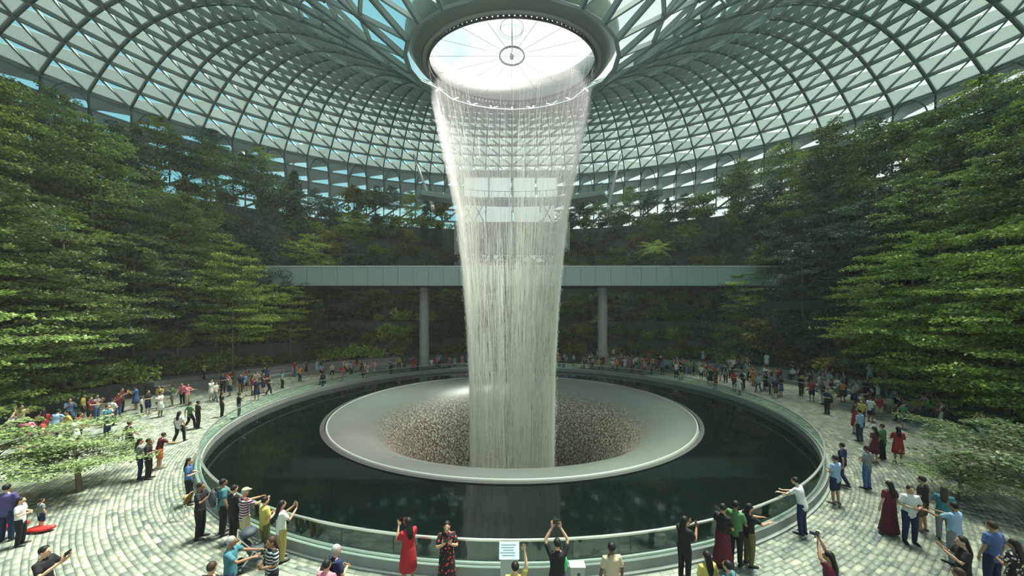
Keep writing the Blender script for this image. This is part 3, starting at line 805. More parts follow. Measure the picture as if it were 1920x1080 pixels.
def frond_mesh(L, material, g):
    V = []; Fc = []; n = 16
    for i in range(n):
        t_ = (i + .8) / n; x = L * t_; z = L * (0.42 * t_ - 0.62 * t_ * t_); w = L * .26 * math.sin(PI * min(1, t_ * .93 + .05)) + .04
        for sgn in (-1, 1):
            o = len(V)
            V += [(x, 0, z), (x + .07, 0, z), (x + .22 * L * .4, sgn * w, z - w * .35), (x + .20 * L * .4, sgn * w, z - w * .35 - .01)]
            Fc.append((o, o + 1, o + 2, o + 3))
    return np_mesh('frond', np.array(V), np.array(Fc), material)

KINDS_T = {}
gg = np.random.default_rng(3)
for key, specs in {
    'tier_near': [(14, 4.6, 5.0, 9, 7, 400, .21, 'leaf_bright'), (14, 4.4, 4.6, 9, 7, 400, .21, 'leaf_mid'), (13, 4.6, 3.6, 9, 7, 400, .21, 'leaf_bright'), (13, 4.8, 1.5, 10, 7, 420, .21, 'leaf_bright'), (12, 4.6, 1.4, 9, 7, 400, .21, 'leaf_mid')],
    'tier_mid': [(12, 3.9, 4.8, 8, 6, 210, .24, 'leaf_mid'), (11, 3.6, 4.0, 7, 6, 210, .24, 'leaf_bright'), (12, 3.6, 5.5, 7, 6, 200, .24, 'leaf_blue')],
    'spray': [(4.4, 3.4, 2.3, 3, 8, 420, .16, 'leaf_pale')],
}.items():
    KINDS_T[key] = [tiered(H, R, z0, ti, nb, per, sz, M[mt], gg) for H, R, z0, ti, nb, per, sz, mt in specs]
KINDS_T['round_dark'] = [rounded(7.5, 2.5, 2.6, 26, 170, .26, M['leaf_dark'], gg), rounded(7, 2.4, 2.2, 24, 170, .26, M['leaf_blue'], gg)]
KINDS_T['round_green'] = [rounded(6.5, 2.4, 2.2, 24, 130, .32, M['leaf_mid'], gg), rounded(6, 2.2, 2.0, 22, 130, .32, M['leaf_olive'], gg)]
KINDS_T['cone'] = [cone_tree(9, 2.1, 1.2, 5200, .26, M['leaf_dark'], gg), cone_tree(8, 2.0, 1.0, 5000, .26, M['leaf_blue'], gg)]
KINDS_T['rust'] = [rounded(3.6, 1.8, 1.0, 16, 130, .24, M['leaf_rust'], gg)]
SHR = {}
for key, mt in (('dark', 'leaf_dark'), ('blue', 'leaf_blue'), ('mid', 'leaf_mid'), ('olive', 'leaf_olive'), ('bright', 'leaf_bright')):
    SHR[key] = []
    for q in range(2):
        P = []
        for b_ in range(9):
            c = np.array([gg.normal() * .55, gg.normal() * .55, .55 + .5 * gg.random()])
            v = gg.normal(size=(110, 3)); v /= np.linalg.norm(v, axis=1)[:, None]; P.append(c + v * (.3 + .3 * gg.random((110, 1))))
        P = np.concatenate(P); P[:, 2] = np.abs(P[:, 2])
        SHR[key].append(leaves('foliage', P, .26, M[mt], .4))
stem_mb = MB()
for b_ in range(7):
    a = b_ * .9; stem_mb.tube([(0, 0, -.2), (.25 * math.cos(a), .25 * math.sin(a), .5), (.6 * math.cos(a), .6 * math.sin(a), 1.0)], [.03, .02, .01], 4)
stem_me = stem_mb.mesh('stems', M['dark_bark'])
DESC = {'tier_near': 'tall layered green tree', 'tier_mid': 'layered-branch tree', 'spray': 'low pale leafy sapling',
        'round_dark': 'dark rounded tree', 'round_green': 'green rounded tree', 'cone': 'dark conical tree', 'rust': 'rust-leaved small tree'}
NAMES = {'tier_near': 'layered_tree', 'tier_mid': 'layered_tree', 'spray': 'leafy_sapling', 'round_dark': 'rounded_tree', 'round_green': 'rounded_tree', 'cone': 'conical_tree', 'rust': 'small_tree'}
def where(x, y):
    px = 960 + F * x / y
    return 'left of the waterfall' if px < 960 else 'right of the waterfall'
def plant(kind, x, y, z, s=1.0, rz=None, var=None, place='on the hillside'):
    vs_ = KINDS_T[kind]; tr, br, fo = vs_[rnd.randrange(len(vs_)) if var is None else var]
    root = empty(NAMES[kind], (x, y, z), rnd.random() * 6.28 if rz is None else rz, cat='tree', group=f'{NAMES[kind].replace("_", " ")}s {place}')
    root.scale = (s, s, s)
    link('trunk', tr, root); link('branches', br, root, kind='stuff'); link('foliage', fo, root, kind='stuff')
    register(root, f'{DESC[kind]} {place}', where(x, y), abs(960 + F * x / y - 960))
    return root
TREES_XY = []
def ok_spot(x, y, dmin):
    for a, b_ in TREES_XY:
        if (a - x) ** 2 + (b_ - y) ** 2 < dmin * dmin: return False
    TREES_XY.append((x, y)); return True
# named nearer trees: (kind, px of trunk, distance, scale, variant)
for kd, px, d, s, v in [('tier_near', 250, 31.5, .92, 1), ('tier_near', 436, 36.5, .95, 0), ('tier_near', 120, 26, 1.0, 4), ('tier_near', -30, 21.5, 1.1, 1), ('tier_near', 30, 30, 1.05, 1),
                        ('tier_near', 175, 33.5, 1.15, 1), ('tier_near', 340, 37.5, .98, 1), ('tier_near', -120, 18.5, 1.0, 4), ('tier_near', 60, 23.5, .86, 4), ('tier_near', -140, 25, 1.1, 0),
                        ('tier_near', 1665, 27.5, .85, 0), ('tier_near', 1765, 24, .95, 3), ('tier_near', 1890, 20.5, .93, 3), ('tier_near', 1990, 17.5, .9, 3), ('tier_near', 1850, 28, .95, 1),
                        ('tier_near', 1710, 33, .95, 1), ('tier_near', 2040, 22, .95, 0), ('tier_near', 1960, 25, 1.0, 1),
                        ('tier_mid', 1505, 40, .95, 2), ('tier_mid', 1590, 38, 1.0, 2), ('tier_mid', 1430, 45, .6, 0), ('tier_mid', 1560, 44, 1.15, 0), ('tier_mid', 1640, 36, 1.15, 2)]:
    x = px2x(px, d); TREES_XY.append((x, d))
    plant(kd, x, d, max(0, hill_z(x, d)), s, None, v, 'beside the floor')
for px, d, s, z in [(-20, 12.6, 1.0, 0.0), (150, 13.6, .72, 0.0), (1965, 11.8, 1.0, 0), (1860, 15.5, .8, 0.0), (1800, 12.9, .5, 0.0)]:
    x = px2x(px, d); o = plant('spray', x, d, z, s, None, 0, 'on the near floor'); o.scale = (s * 1.05, s * 1.05, s * .60)
# hillside: terrace by terrace
for k in range(NT):
    th = TH0 + 0.05 * k
    while th < TH1:
        a, b_ = r_in(th), r_out(th)
        r_ = a + (b_ - a) * (k + 0.35 + 0.35 * rnd.random()) / NT
        x, y = CX + r_ * math.cos(th), CY + r_ * math.sin(th); th += (1.9 + 1.4 * rnd.random()) / r_
        z = terrace_z(k) - .15
        if y < 6 or not visible((x, y, z + 3), 180): continue
        pxx = 960 + F * x / y
        if 845 < pxx < 1060 and z > 12.5 and k >= 4: continue
        if not ok_spot(x, y, 1.9): continue
        back = math.sin(math.atan2(y - CY, x - CX)) > .62
        rr = rnd.random(); left = x < 0
        limit = CAMH + 26.0 - z
        if k >= NT - 2: kd = 'round_dark' if rr < .35 else ('cone' if rr < .5 else ('tier_mid' if rr < .85 else 'round_green')); s = .95 + .35 * rnd.random()
        elif back and k >= 4 and 1060 <= pxx < 1200 and rr < .5: kd, s = 'rust', 1.0
        elif back and k < 4: kd = 'round_green' if rr < .45 else ('round_dark' if rr < .6 else ('tier_mid' if rr < .9 else 'rust')); s = .55 + .3 * rnd.random()
        elif back: kd = 'tier_mid' if rr < .45 else ('round_green' if rr < .7 else ('cone' if rr < .85 else 'round_dark')); s = .7 + .3 * rnd.random()
        else:
            kd = 'tier_mid' if rr < .38 else ('round_dark' if rr < .62 else ('round_green' if rr < .8 else 'cone')); s = .7 + .35 * rnd.random()
        Hk = {'tier_mid': 12, 'round_dark': 7.5, 'round_green': 6.5, 'cone': 9, 'rust': 3.6}[kd] * s
        lim = 10.5 if not back else 7.0
        if back and k < 5: lim = min(lim, 11.0 if y > 53 else 5.0)
        if Hk > lim: s *= lim / Hk
        lvl = 'lower' if k < 3 else ('middle' if k < 6 else 'upper')
        plant(kd, x, y, z, s, None, None, f'on the {lvl} terraces')
# palms / tree ferns
fr = {m_: frond_mesh(2.6, M[m_], gg) for m_ in ('leaf_mid', 'leaf_bright', 'leaf_blue')}
ptr = MB(); ptr.tube([(0, 0, -.3), (.1, 0, 2), (0, 0, 4.2)], [.16, .13, .12], 8); ptr_me = ptr.mesh('trunk', M['dark_bark'], True)
for i, (px, d, yt, s, m_) in enumerate(((1560, 43, 440, 1.25, 'leaf_mid'), (1735, 39, 365, 1.2, 'leaf_mid'), (1228, 53, 470, 1.1, 'leaf_bright'), (1640, 42, 500, .9, 'leaf_blue'), (560, 54, 440, .8, 'leaf_bright'), (1310, 54, 455, .9, 'leaf_blue'), (385, 48, 330, .9, 'leaf_mid'))):
    x = px2x(px, d); ztop = CAMH + (HZ - yt) * d / F; z = hill_z(x, d) - .15
    h = max(2.0, ztop - z); root = empty('fan_palm', (x, d, z), rnd.random() * 6, cat='palm tree', group='palms on the terraces')
    tr_ = link('trunk', ptr_me, root); tr_.scale = (s, s, h / 4.2)
    for q in range(18):
        f_ = link('frond', fr[m_], root); f_.location = (0, 0, h); a = 2 * PI * q / 18 + rnd.random() * .2
        f_.rotation_euler = (0, -0.55 + 0.85 * (q % 3) / 2, a); f_.scale = (s, s, s)
    register(root, 'umbrella-shaped palm with arching fronds on the terraces', where(x, d), abs(px - 960))
# shrubs: front edge of each terrace and planting at the foot of the hill
nsh = 0
for k in range(NT):
    th = TH0 + .03
    while th < TH1:
        a, b_ = r_in(th), r_out(th)
        r_ = a + (b_ - a) * (k + 0.12 + .12 * rnd.random()) / NT + .35
        x, y = CX + r_ * math.cos(th), CY + r_ * math.sin(th); th += (1.9 + 1.5 * rnd.random()) / r_ * (1.35 if k > 2 else 1)
        z = terrace_z(k) - .15
        pxx = 960 + F * x / max(y, 1)
        if y < 9 or not visible((x, y, z + .5), 30) or nsh >= 298: continue
        if 845 < pxx < 1060 and k >= 4: continue
        nsh += 1; rr = rnd.random()
        kd = 'dark' if rr < .15 else ('blue' if rr < .32 else ('mid' if rr < .6 else ('olive' if rr < .8 else 'bright')))
        root = empty('shrub', (x, y, z), rnd.random() * 6, cat='shrub', group='shrubs on the terraces'); s = .9 + .7 * rnd.random(); root.scale = (s, s, s)
        link('foliage', SHR[kd][rnd.randrange(2)], root, kind='stuff'); link('stems', stem_me, root, kind='stuff')
        register(root, f'{ {"dark": "dark green", "blue": "blue-green", "mid": "mid green", "olive": "olive", "bright": "bright green"}[kd] } leafy shrub on the {["lowest", "second", "third", "fourth", "fifth", "sixth", "seventh", "eighth", "topmost"][k]} terrace', where(x, y), abs(pxx - 960))
#@@TREES

# ------------------------------------------------------------------ people
def union(parts, vox, name, material, extra=None):
    mb = MB()
    for v, f_ in parts: mb.add(v, f_)
    me = mb.mesh('tmp', material); o = bpy.data.objects.new('tmp', me); COL.objects.link(o)
    md = o.modifiers.new('r', 'REMESH'); md.mode = 'VOXEL'; md.voxel_size = vox; md.use_smooth_shade = True
    dg = bpy.context.evaluated_depsgraph_get(); out = bpy.data.meshes.new_from_object(o.evaluated_get(dg), depsgraph=dg)
    bpy.data.objects.remove(o); bpy.data.meshes.remove(me)
    out.name = name; out.materials.clear(); out.materials.append(material)
    if extra:
        n0 = len(out.vertices); vv = np.zeros(n0 * 3, dtype=np.float32); out.vertices.foreach_get('co', vv)
        Vn = [tuple(p) for p in vv.reshape(-1, 3)]; Fn = [tuple(p.vertices) for p in out.polygons]
        for v, f_ in extra:
            o_ = len(Vn); Vn += [tuple(p) for p in v]; Fn += [tuple(i + o_ for i in q) for q in f_]
        me2 = bpy.data.meshes.new(name); me2.from_pydata(Vn, [], Fn); me2.materials.append(material)
        me2.polygons.foreach_set('use_smooth', [True] * len(me2.polygons)); me2.update(); return me2
    return out
# arm poses: elbow, wrist, hand direction (x given for the right side, mirrored on the left)
ARMS = {
    'down': [((.235, -.02, 1.12), (.25, .06, .88), (0, .15, -1))] * 2,
    'phone': [((.23, .12, 1.17), (.10, .36, 1.36), (-.25, .3, .9))] * 2,
    'raise': [((.25, .12, 1.60), (.10, .18, 1.83), (-.2, .1, 1))] * 2,
    'raise_one': [((.235, .02, 1.62), (.20, .10, 1.87), (-.1, .1, 1)), ((.235, -.02, 1.12), (.25, .06, .88), (0, .15, -1))],
    'fold': [((.24, .03, 1.12), (.06, .24, 1.13), (-1, .1, .05))] * 2,
    'reach': [((.23, .20, 1.22), (.14, .46, 1.22), (-.1, 1, .05))] * 2,
    'swing': [((.235, .10, 1.13), (.23, .28, .95), (0, .7, -.7)), ((.235, -.14, 1.13), (.24, -.14, .88), (0, .1, -1))],
}
LEGS = {
    'stand': [((.10, .02, .50), (.11, -.02, .09)), ((.10, .03, .50), (.10, .0, .09))],
    'stride': [((.10, .17, .52), (.10, .20, .09)), ((.10, -.02, .50), (.10, -.24, .14))],
    'sit': [((.12, .43, .50), (.12, .42, .09)), ((.12, .43, .50), (.13, .40, .09))],
    'kneel': [((.12, .30, .46), (.11, .02, .10)), ((.12, .28, .12), (.12, -.12, .10))],
}
def posture(tilt, legs):
    """spine points pelvis, waist, chest, neck, head and the shoulder frame; tilt leans the trunk forward"""
    pel = Vector((0, 0, .93)); R = Matrix.Rotation(-tilt, 3, 'X')
    def T(p): return pel + R @ (Vector(p) - pel)
    dz = -.43 if legs == 'sit' else (-.42 if legs == 'kneel' else 0)
    return lambda p: T(p) + Vector((0, 0, dz)), Vector((0, 0, dz))
def tube(pts, rad, n=10, ref=None): return loft(pts, [(r_, r_) if not isinstance(r_, tuple) else r_ for r_ in rad], n, ref)
def person_meshes(arms, legs, tilt=0.0):
    T, dz = posture(tilt, legs); X = (1, 0, 0); out = {}
    torso = [(T((0, 0, .90)), (.165, .105)), (T((0, .0, 1.0)), (.150, .10)), (T((0, .0, 1.12)), (.135, .092)), (T((0, .0, 1.28)), (.165, .105)), (T((0, -.005, 1.38)), (.165, .09)), (T((0, -.01, 1.43)), (.085, .06))]
    body = [loft([p for p, r_ in torso], [r_ for p, r_ in torso], 14, X)]
    hc = T((0, .025, 1.585)); R3 = Matrix.Rotation(-tilt * .5, 3, 'X')
    body.append(tube([T((0, -.01, 1.40)), T((0, .01, 1.52))], [.052, .05]))
    body.append(ellipsoid(hc, (.074, .092, .108), 14, 10, R3)); body.append(ellipsoid(hc + R3 @ Vector((0, .035, -.055)), (.052, .055, .055), 10, 8, R3))
    body.append(tube([hc + R3 @ Vector((0, .085, .015)), hc + R3 @ Vector((0, .108, -.022))], [.009, .015], 6))
    for s_ in (-1, 1): body.append(ellipsoid(hc + R3 @ Vector((s_ * .076, -.005, -.005)), (.012, .02, .03), 6, 6, R3))
    extra = []; sleeve = []; hands = []
    for q, s_ in enumerate((1, -1)):
        e_, w_, hd = ARMS[arms][q]; M_ = lambda p: T((p[0] * s_, p[1], p[2]))
        sh = M_((.165, 0, 1.375)); el, wr = M_(e_), M_(w_)
        hv = (T((hd[0] * s_, hd[1], hd[2])) - T((0, 0, 0))).normalized()
        body.append(tube([M_((.10, 0, 1.37)), sh, (sh + el) / 2, el, (el * .6 + wr * .4), wr], [.055, .052, .045, .037, .036, .025]))
        sleeve.append(tube([M_((.09, 0, 1.36)), sh, sh.lerp(el, .62)], [.07, .066, .062]))
        # hand: flat palm with four unequal fingers and a side thumb
        side = hv.cross(Vector((0, 1, 0.3))).normalized()
        if side.dot(Vector((s_, 0, 0))) < 0: side = -side
        nrm = side.cross(hv).normalized(); kn = wr + hv * .085
        body.append(loft([wr, wr + hv * .045, kn], [(.024, .017), (.036, .016), (.038, .014)], 8, side))
        for fi, (ox, ln) in enumerate(((-.028, .070), (-.0095, .080), (.0095, .075), (.028, .060))):
            b0 = kn + side * ox - hv * .012; b1 = b0 + hv * ln * .55 + side * ox * .12 + nrm * .004; b2 = b1 + hv * ln * .45 + nrm * .022
            extra.append(tube([b0, b1, b2], [.009, .0082, .007], 6))
        t0 = wr + hv * .025 - side * .026; t1 = t0 + hv * .035 - side * .026; extra.append(tube([t0, t1, t1 + hv * .03 - side * .004 + nrm * .01], [.0115, .010, .008], 6))
        hands.append(kn)
    trs, srt = [], []; feet = []
    for q, s_ in enumerate((1, -1)):
        kn, an = LEGS[legs][q]; k_ = Vector((kn[0] * s_, kn[1], kn[2])); a_ = Vector((an[0] * s_, an[1], an[2]))
        h_ = Vector((.088 * s_, 0, .92)) + dz
        body.append(tube([h_, h_.lerp(k_, .5), k_, k_.lerp(a_, .35), a_], [.088, .072, .053, .052, .034]))
        trs.append(tube([h_, h_.lerp(k_, .5), k_, k_.lerp(a_, .5), a_ + Vector((0, 0, .01))], [.105, .092, .075, .068, .060]))
        srt.append(tube([h_, h_.lerp(k_, .5), h_.lerp(k_, .93)], [.108, .10, .092]))
        fz_ = a_.z - .09; d = Vector((0.02 * s_, .15, 0)); fl = Vector((a_.x, a_.y, fz_))
        if legs == 'kneel' and q == 1: d = Vector((0, -.12, 0))
        body.append(loft([fl + Vector((0, -.03, .04)), fl + d * .5 + Vector((0, 0, .035)), fl + d + Vector((0, 0, .024))], [(.034, .036), (.038, .03), (.036, .02)], 8, X))
        feet.append(loft([fl + Vector((0, -.05, .042)), fl + Vector((0, .02, .045)), fl + d * .8 + Vector((0, 0, .034)), fl + d * 1.2 + Vector((0, 0, .026))], [(.036, .042), (.042, .045), (.047, .034), (.038, .024)], 10, X))
    out['body'] = union(body, .0125, 'body', M['skin'], extra)
    tp = [(T((0, 0, .84)) if legs != 'sit' else T((0, 0, .88)), (.178, .122)), (T((0, 0, 1.0)), (.170, .115)), (T((0, 0, 1.12)), (.158, .11)), (T((0, 0, 1.28)), (.185, .122)), (T((0, -.005, 1.375)), (.18, .105)), (T((0, -.01, 1.425)), (.085, .068))]
    tor = loft([p for p, r_ in tp], [r_ for p, r_ in tp], 14, X)
    out['shirt'] = union([tor] + sleeve, .018, 'shirt', M['cloth'])
    hip = loft([Vector((0, 0, .86)) + dz, T((0, 0, .95)), T((0, 0, 1.02))], [(.165, .11), (.165, .112), (.155, .105)], 12, X)
    out['trousers'] = union([hip] + trs, .018, 'trousers', M['cloth']); out['shorts'] = union([hip] + srt, .018, 'shorts', M['cloth'])
    if legs in ('stand', 'stride'):
        for nm, zb, rb in (('skirt', .46, .22), ('long_skirt', .13, .27)):
            V = loft([(0, .02, zb), (0, .01, (zb + .95) / 2), T((0, 0, .95)), T((0, 0, 1.04))], [(rb, rb * .85), (.205, .165), (.178, .125), (.15, .105)], 18, X, False)
            mb = MB(); mb.add(*V); out[nm] = mb.mesh(nm, M['cloth'], True)
    mb = MB(); [mb.add(*q) for q in feet]; out['shoe'] = mb.mesh('shoes', M['shoe'], True)
    cap_ = [ellipsoid(hc + R3 @ Vector((0, -.018, .028)), (.084, .094, .098), 14, 10, R3)]
    out['short_hair'] = union(cap_, .014, 'hair', M['hair'])
    lg = cap_ + [loft([hc + R3 @ Vector((0, -.05, .05)), T((0, -.065, 1.50)), T((0, -.11, 1.36)), T((0, -.12, 1.24))], [(.08, .05), (.085, .045), (.085, .035), (.055, .02)], 10, X)]
    out['long_hair'] = union(lg, .014, 'hair', M['hair'])
    mb = MB(); mb.add(*ellipsoid(hc + R3 @ Vector((0, .0, .075)), (.087, .10, .06), 14, 8, R3)); mb.add(*loft([hc + R3 @ Vector((0, .06, .055)), hc + R3 @ Vector((0, .15, .04))], [(.075, .008), (.05, .006)], 8, X)); out['cap'] = mb.mesh('cap', M['cloth'], True)
    mb = MB()
    for s_ in (-1, 1): mb.add(*ellipsoid(hc + R3 @ Vector((s_ * .03, .083, .01)), (.012, .007, .008), 8, 6, R3))
    out['eyes'] = mb.mesh('eyes', M['eye']); mb = MB(); mb.add(*ellipsoid(hc + R3 @ Vector((0, .090, -.055)), (.022, .008, .008), 8, 6, R3)); out['mouth'] = mb.mesh('mouth', M['lip'])
    out['_hands'] = hands; out['_head'] = hc; out['_back'] = T((0, -.19, 1.20)); out['_tilt'] = tilt
    return out
PM = {}
def pm(arms, legs, tilt=0.0):
    k = (arms, legs, tilt)
    if k not in PM: PM[k] = person_meshes(arms, legs, tilt)
    return PM[k]
CO = {'black': (.012, .012, .014), 'white': (.52, .53, .50), 'grey': (.16, .17, .17), 'light blue': (.22, .34, .46), 'blue': (.05, .10, .22), 'navy': (.012, .02, .055), 'red': (.27, .015, .022),
      'maroon': (.09, .012, .022), 'teal': (.04, .14, .17), 'yellow': (.38, .32, .08), 'pink': (.50, .15, .20), 'green': (.06, .15, .06), 'beige': (.36, .31, .20), 'olive': (.10, .10, .04),
      'mustard': (.32, .25, .09), 'orange': (.50, .16, .04), 'brown': (.10, .06, .03), 'purple': (.06, .05, .15), 'turquoise': (.10, .30, .30)}
HAIRC = {'black': (.008, .007, .006), 'brown': (.035, .02, .012), 'grey': (.25, .25, .24)}
def add_person(x, y, rz, top, bottom, bcol, arms='down', legs='stand', tilt=0.0, hair='short_hair', hcol='black', ht=1.74, pat='', z=0.0, label=None, group=None, hat=None, prop=None, zone='', detail=True, sleeves=True, skin=None):
    m_ = pm(arms, legs, tilt); s_ = ht / 1.70
    root = empty('person', (x, y, z), rz, cat='person', group=group); root.scale = (s_, s_, s_)
    sk = skin or rnd.choice([(.42, .25, .16), (.36, .20, .12), (.48, .30, .20), (.22, .12, .07)])
    def put(nm, me, c=None, mt=None):
        o = link(nm, me, root)
        if c: o.color = (*c, 1)
        if mt:
            o.material_slots[0].link = 'OBJECT'; o.material_slots[0].material = mt
        return o
    put('body', m_['body'], sk)
    pm_ = {'stripe': M['cloth_stripe'], 'floral': M['cloth_floral'], 'floral_red': M['cloth_floral_red']}.get(pat)
    put('shirt' if bottom not in ('dress', 'long_dress') else 'dress_top', m_['shirt'], CO[top], pm_)
    bm = {'dress': 'skirt', 'long_dress': 'long_skirt'}.get(bottom, bottom)
    put({'dress': 'dress_skirt', 'long_dress': 'dress_skirt'}.get(bottom, bottom), m_[bm], CO[bcol], pm_ if 'dress' in bottom else None)
    put('shoes', m_['shoe'], (.015, .014, .013) if bottom in ('trousers', 'long_skirt') else (.12, .10, .08))
    if hair: put('hair', m_[hair], HAIRC[hcol])
    if hat: put('cap', m_['cap'], CO[hat])
    if detail: put('eyes', m_['eyes']); put('mouth', m_['mouth'])
    desc = f'person in {"striped " if pat == "stripe" else ("patterned " if pat else "")}{top} ' + (f'{bottom.replace("_", " ")}' if 'dress' in bottom else f'top and {bcol} {bottom.replace("_", " ")}')
    if label: root['label'] = label
    else:
        act = {'phone': ' filming', 'raise': ' arms up', 'fold': ' arms folded', 'reach': ' reaching', 'raise_one': ' one arm up'}.get(arms, '')
        if legs == 'sit': act = ' seated'
        register(root, desc + act, zone, abs(960 + F * x / y - 960))
    ca, sa = math.cos(rz), math.sin(rz)
    def W(p): p = Vector(p) * s_; return Vector((x + p.x * ca - p.y * sa, y + p.x * sa + p.y * ca, z + p.z))
    h0, h1 = m_['_hands']
    if prop in ('phone', 'camera'):
        c = W((h0 + h1) / 2 + Vector((0, .02, .05))) if arms != 'raise_one' else W(h0 + Vector((0, .0, .06)))
        mb = MB()
        if prop == 'phone': mb.box((0, 0, 0), (.16, .012, .082), 0)
        else: mb.box((0, 0, 0), (.15, .07, .10)); mb.lathe([(.04, 0), (.04, .10), (.035, .11), (0, .11)], 12, (0, 0, 0))
        if prop == 'camera':
            mb.v = [(vx, vy, vz) if i < 8 else (vx, vz + .02, vy) for i, (vx, vy, vz) in enumerate(mb.v)]
        o = mb.build(prop, M['screen']); o.location = c; o.rotation_euler = (0, 0, rz)
        tag(o, f'small black {prop} held up by the {desc[7:]} wearer' if not label else f'black {prop} held by the {label}'[:200], prop)
        PROPS.append((o, root, prop))
    if prop == 'backpack':
        mb = MB(); mb.add(*loft([(0, 0, -.20), (0, -.02, 0), (0, 0, .20)], [(.15, .07), (.16, .10), (.12, .06)], 12, (1, 0, 0)))
        bpk = empty('backpack', W(m_['_back'] + Vector((0, -.03, 0))), rz, cat='backpack', label=f'dark backpack worn by the {label or desc}')
        o = mb.build('bag', M['bag'], bpk, smooth=True); mb = MB()
        for sx in (-1, 1): mb.tube([(sx * .11, .02, -.15), (sx * .14, .2, 0.02), (sx * .13, .24, .17), (sx * .11, .1, .235), (sx * .1, .02, .18)], .014, 5)
        mb.build('straps', M['bag'], bpk); PROPS.append((bpk, root, 'backpack'))
    return root
PROPS = []
M['bag'] = mat('bag_fabric', (.02, .028, .04), .7)
PXY = []
def face_pool(x, y): return math.atan2(CY - y, CX - x) - PI / 2
def by_head(px, yh, ht, d=None):
    d = F * (CAMH - ht) / (yh - HZ); return px2x(px, d), d
def fg(px, ytop, ht, turn, *a, **k):
    """foreground person placed by the head-top row; turn is degrees from facing away from the viewer, positive to the left"""
    x, y = by_head(px, ytop, ht)
    r_, th_ = polar(x, y)
    if r_ < 19.12: x, y = CX + 19.12 * math.cos(th_), CY + 19.12 * math.sin(th_)   # feet stay outside the kerb
    PXY.append((x, y))
    z = step_z(x, y)
    k.setdefault('ht', ht); return add_person(x, y, math.radians(turn), *a, **k)
G = 'foreground visitors'
fg(82, 1024, 1.74, -75, 'black', 'trousers', 'black', 'phone', prop='phone', group=G, label='man in black tee holding up a phone at the lower left corner')
fg(77, 935, 1.0, -10, 'grey', 'shorts', 'navy', 'down', hair='short_hair', group=G, label='toddler in grey tee and dark shorts standing on a red cushion')
fg(12, 908, 1.74, 20, 'purple', 'trousers', 'navy', 'fold', 'stand', group=G, label='person in purple top and navy trousers at the left edge of the photo')
fg(38, 932, 1.45, -60, 'white', 'trousers', 'black', 'fold', 'stand', hair='long_hair', group=G, label='shorter person in white top and black trousers beside the purple-shirted person')
fg(103, 768, 1.74, 10, 'light blue', 'trousers', 'navy', 'reach', tilt=.25, group=G, label='man in light blue shirt bending forward among the leaves at left')
fg(82, 768, 1.70, 60, 'red', 'shorts', 'black', 'fold', hair='long_hair', group=G, label='person in red top and black shorts left of the light-blue-shirted man')
fg(210, 747, 1.74, 0, 'white', 'trousers', 'black', 'fold', group=G, label='person in white shirt and black trousers standing alone by the left seating wall')
fg(242, 789, 1.70, -20, 'black', 'trousers', 'black', 'swing', 'stride', group=G, label='slim person all in black walking behind the pale leafy branch')
fg(262, 822, 1.72, -40, 'grey', 'trousers', 'navy', 'phone', hair='long_hair', group=G, label='long-haired person in grey top looking at a phone on the left paving', prop='phone')
fg(278, 822, 1.72, -60, 'black', 'trousers', 'black', 'fold', group=G, label='person in black standing right of the long-haired grey-topped person')
fg(298, 812, 1.62, -20, 'maroon', 'shorts', 'orange', 'reach', tilt=.25, group=G, label='person in maroon top and orange shorts leaning towards two friends at left')
fg(336, 771, 1.72, 5, 'white', 'trousers', 'black', 'down', 'stride', hair='long_hair', group=G, label='person in long pale top walking away on the left paving')
fg(371, 751, 1.74, -25, 'black', 'trousers', 'black', 'fold', group=G, label='person in black with folded arms right of the pale-topped walker')
fg(356, 753, 1.68, -25, 'green', 'trousers', 'black', 'swing', 'stride', group=G, label='person in green top striding beside the black-clad person with folded arms')
fg(416, 735, 1.72, -30, 'black', 'trousers', 'black', 'down', hair='long_hair', group=G, label='long-haired person in black by the left glass railing')
fg(450, 736, 1.72, -40, 'black', 'trousers', 'grey', 'phone', group=G, prop='phone', label='person in black top filming over the left glass railing')
fg(365, 856, 1.70, -60, 'blue', 'trousers', 'black', 'fold', hair='long_hair', group=G, label='person in blue top at the left end of the railing')
fg(375, 905, 1.72, -75, 'black', 'trousers', 'black', 'phone', hair='short_hair', group=G, prop='phone', label='woman in black with a straw hat on her back at the railing')
fg(432, 893, 1.76, -35, 'teal', 'trousers', 'black', 'down', group=G, prop='backpack', label='man in teal shirt with a black backpack at the railing')
fg(447, 906, 1.72, -20, 'black', 'trousers', 'black', 'fold', group=G, label='person in black between the teal and the maroon-striped shirts')
fg(463, 914, 1.74, -30, 'maroon', 'shorts', 'beige', 'reach', hair='short_hair', hcol='grey', pat='stripe', hat='beige', group=G, label='man in maroon striped polo and beige shorts with a pale cap')
fg(508, 926, 1.68, -30, 'yellow', 'trousers', 'olive', 'fold', group=G, label='person in yellow-green top leaning at the railing beside the striped polo')
fg(528, 938, 1.70, -35, 'white', 'trousers', 'mustard', 'phone', hair='long_hair', pat='floral', group=G, prop='phone', label='woman in pale floral blouse and mustard trousers filming the waterfall')
fg(432, 1006, 1.76, -70, 'teal', 'trousers', 'navy', 'reach', hcol='grey', group=G, label='man in plain teal polo reaching forward near the bottom edge')
fg(396, 1054, 1.74, 0, 'black', 'trousers', 'black', 'down', hcol='brown', group=G, label='brown-haired person of whom only the head shows at the bottom edge')
fg(510, 1006, 1.70, 150, 'black', 'trousers', 'black', 'fold', hair='long_hair', hcol='brown', pat='stripe', group=G, label='woman in black and white striped tee near the bottom edge')
fg(629, 1022, 1.74, -35, 'navy', 'trousers', 'black', 'fold', hcol='grey', prop='backpack', group=G, label='grey-haired man with a blue backpack near the bottom edge')
fg(612, 1050, 1.66, -10, 'pink', 'trousers', 'black', 'fold', hcol='black', group=G, label='person in pink top left of the grey-haired man')
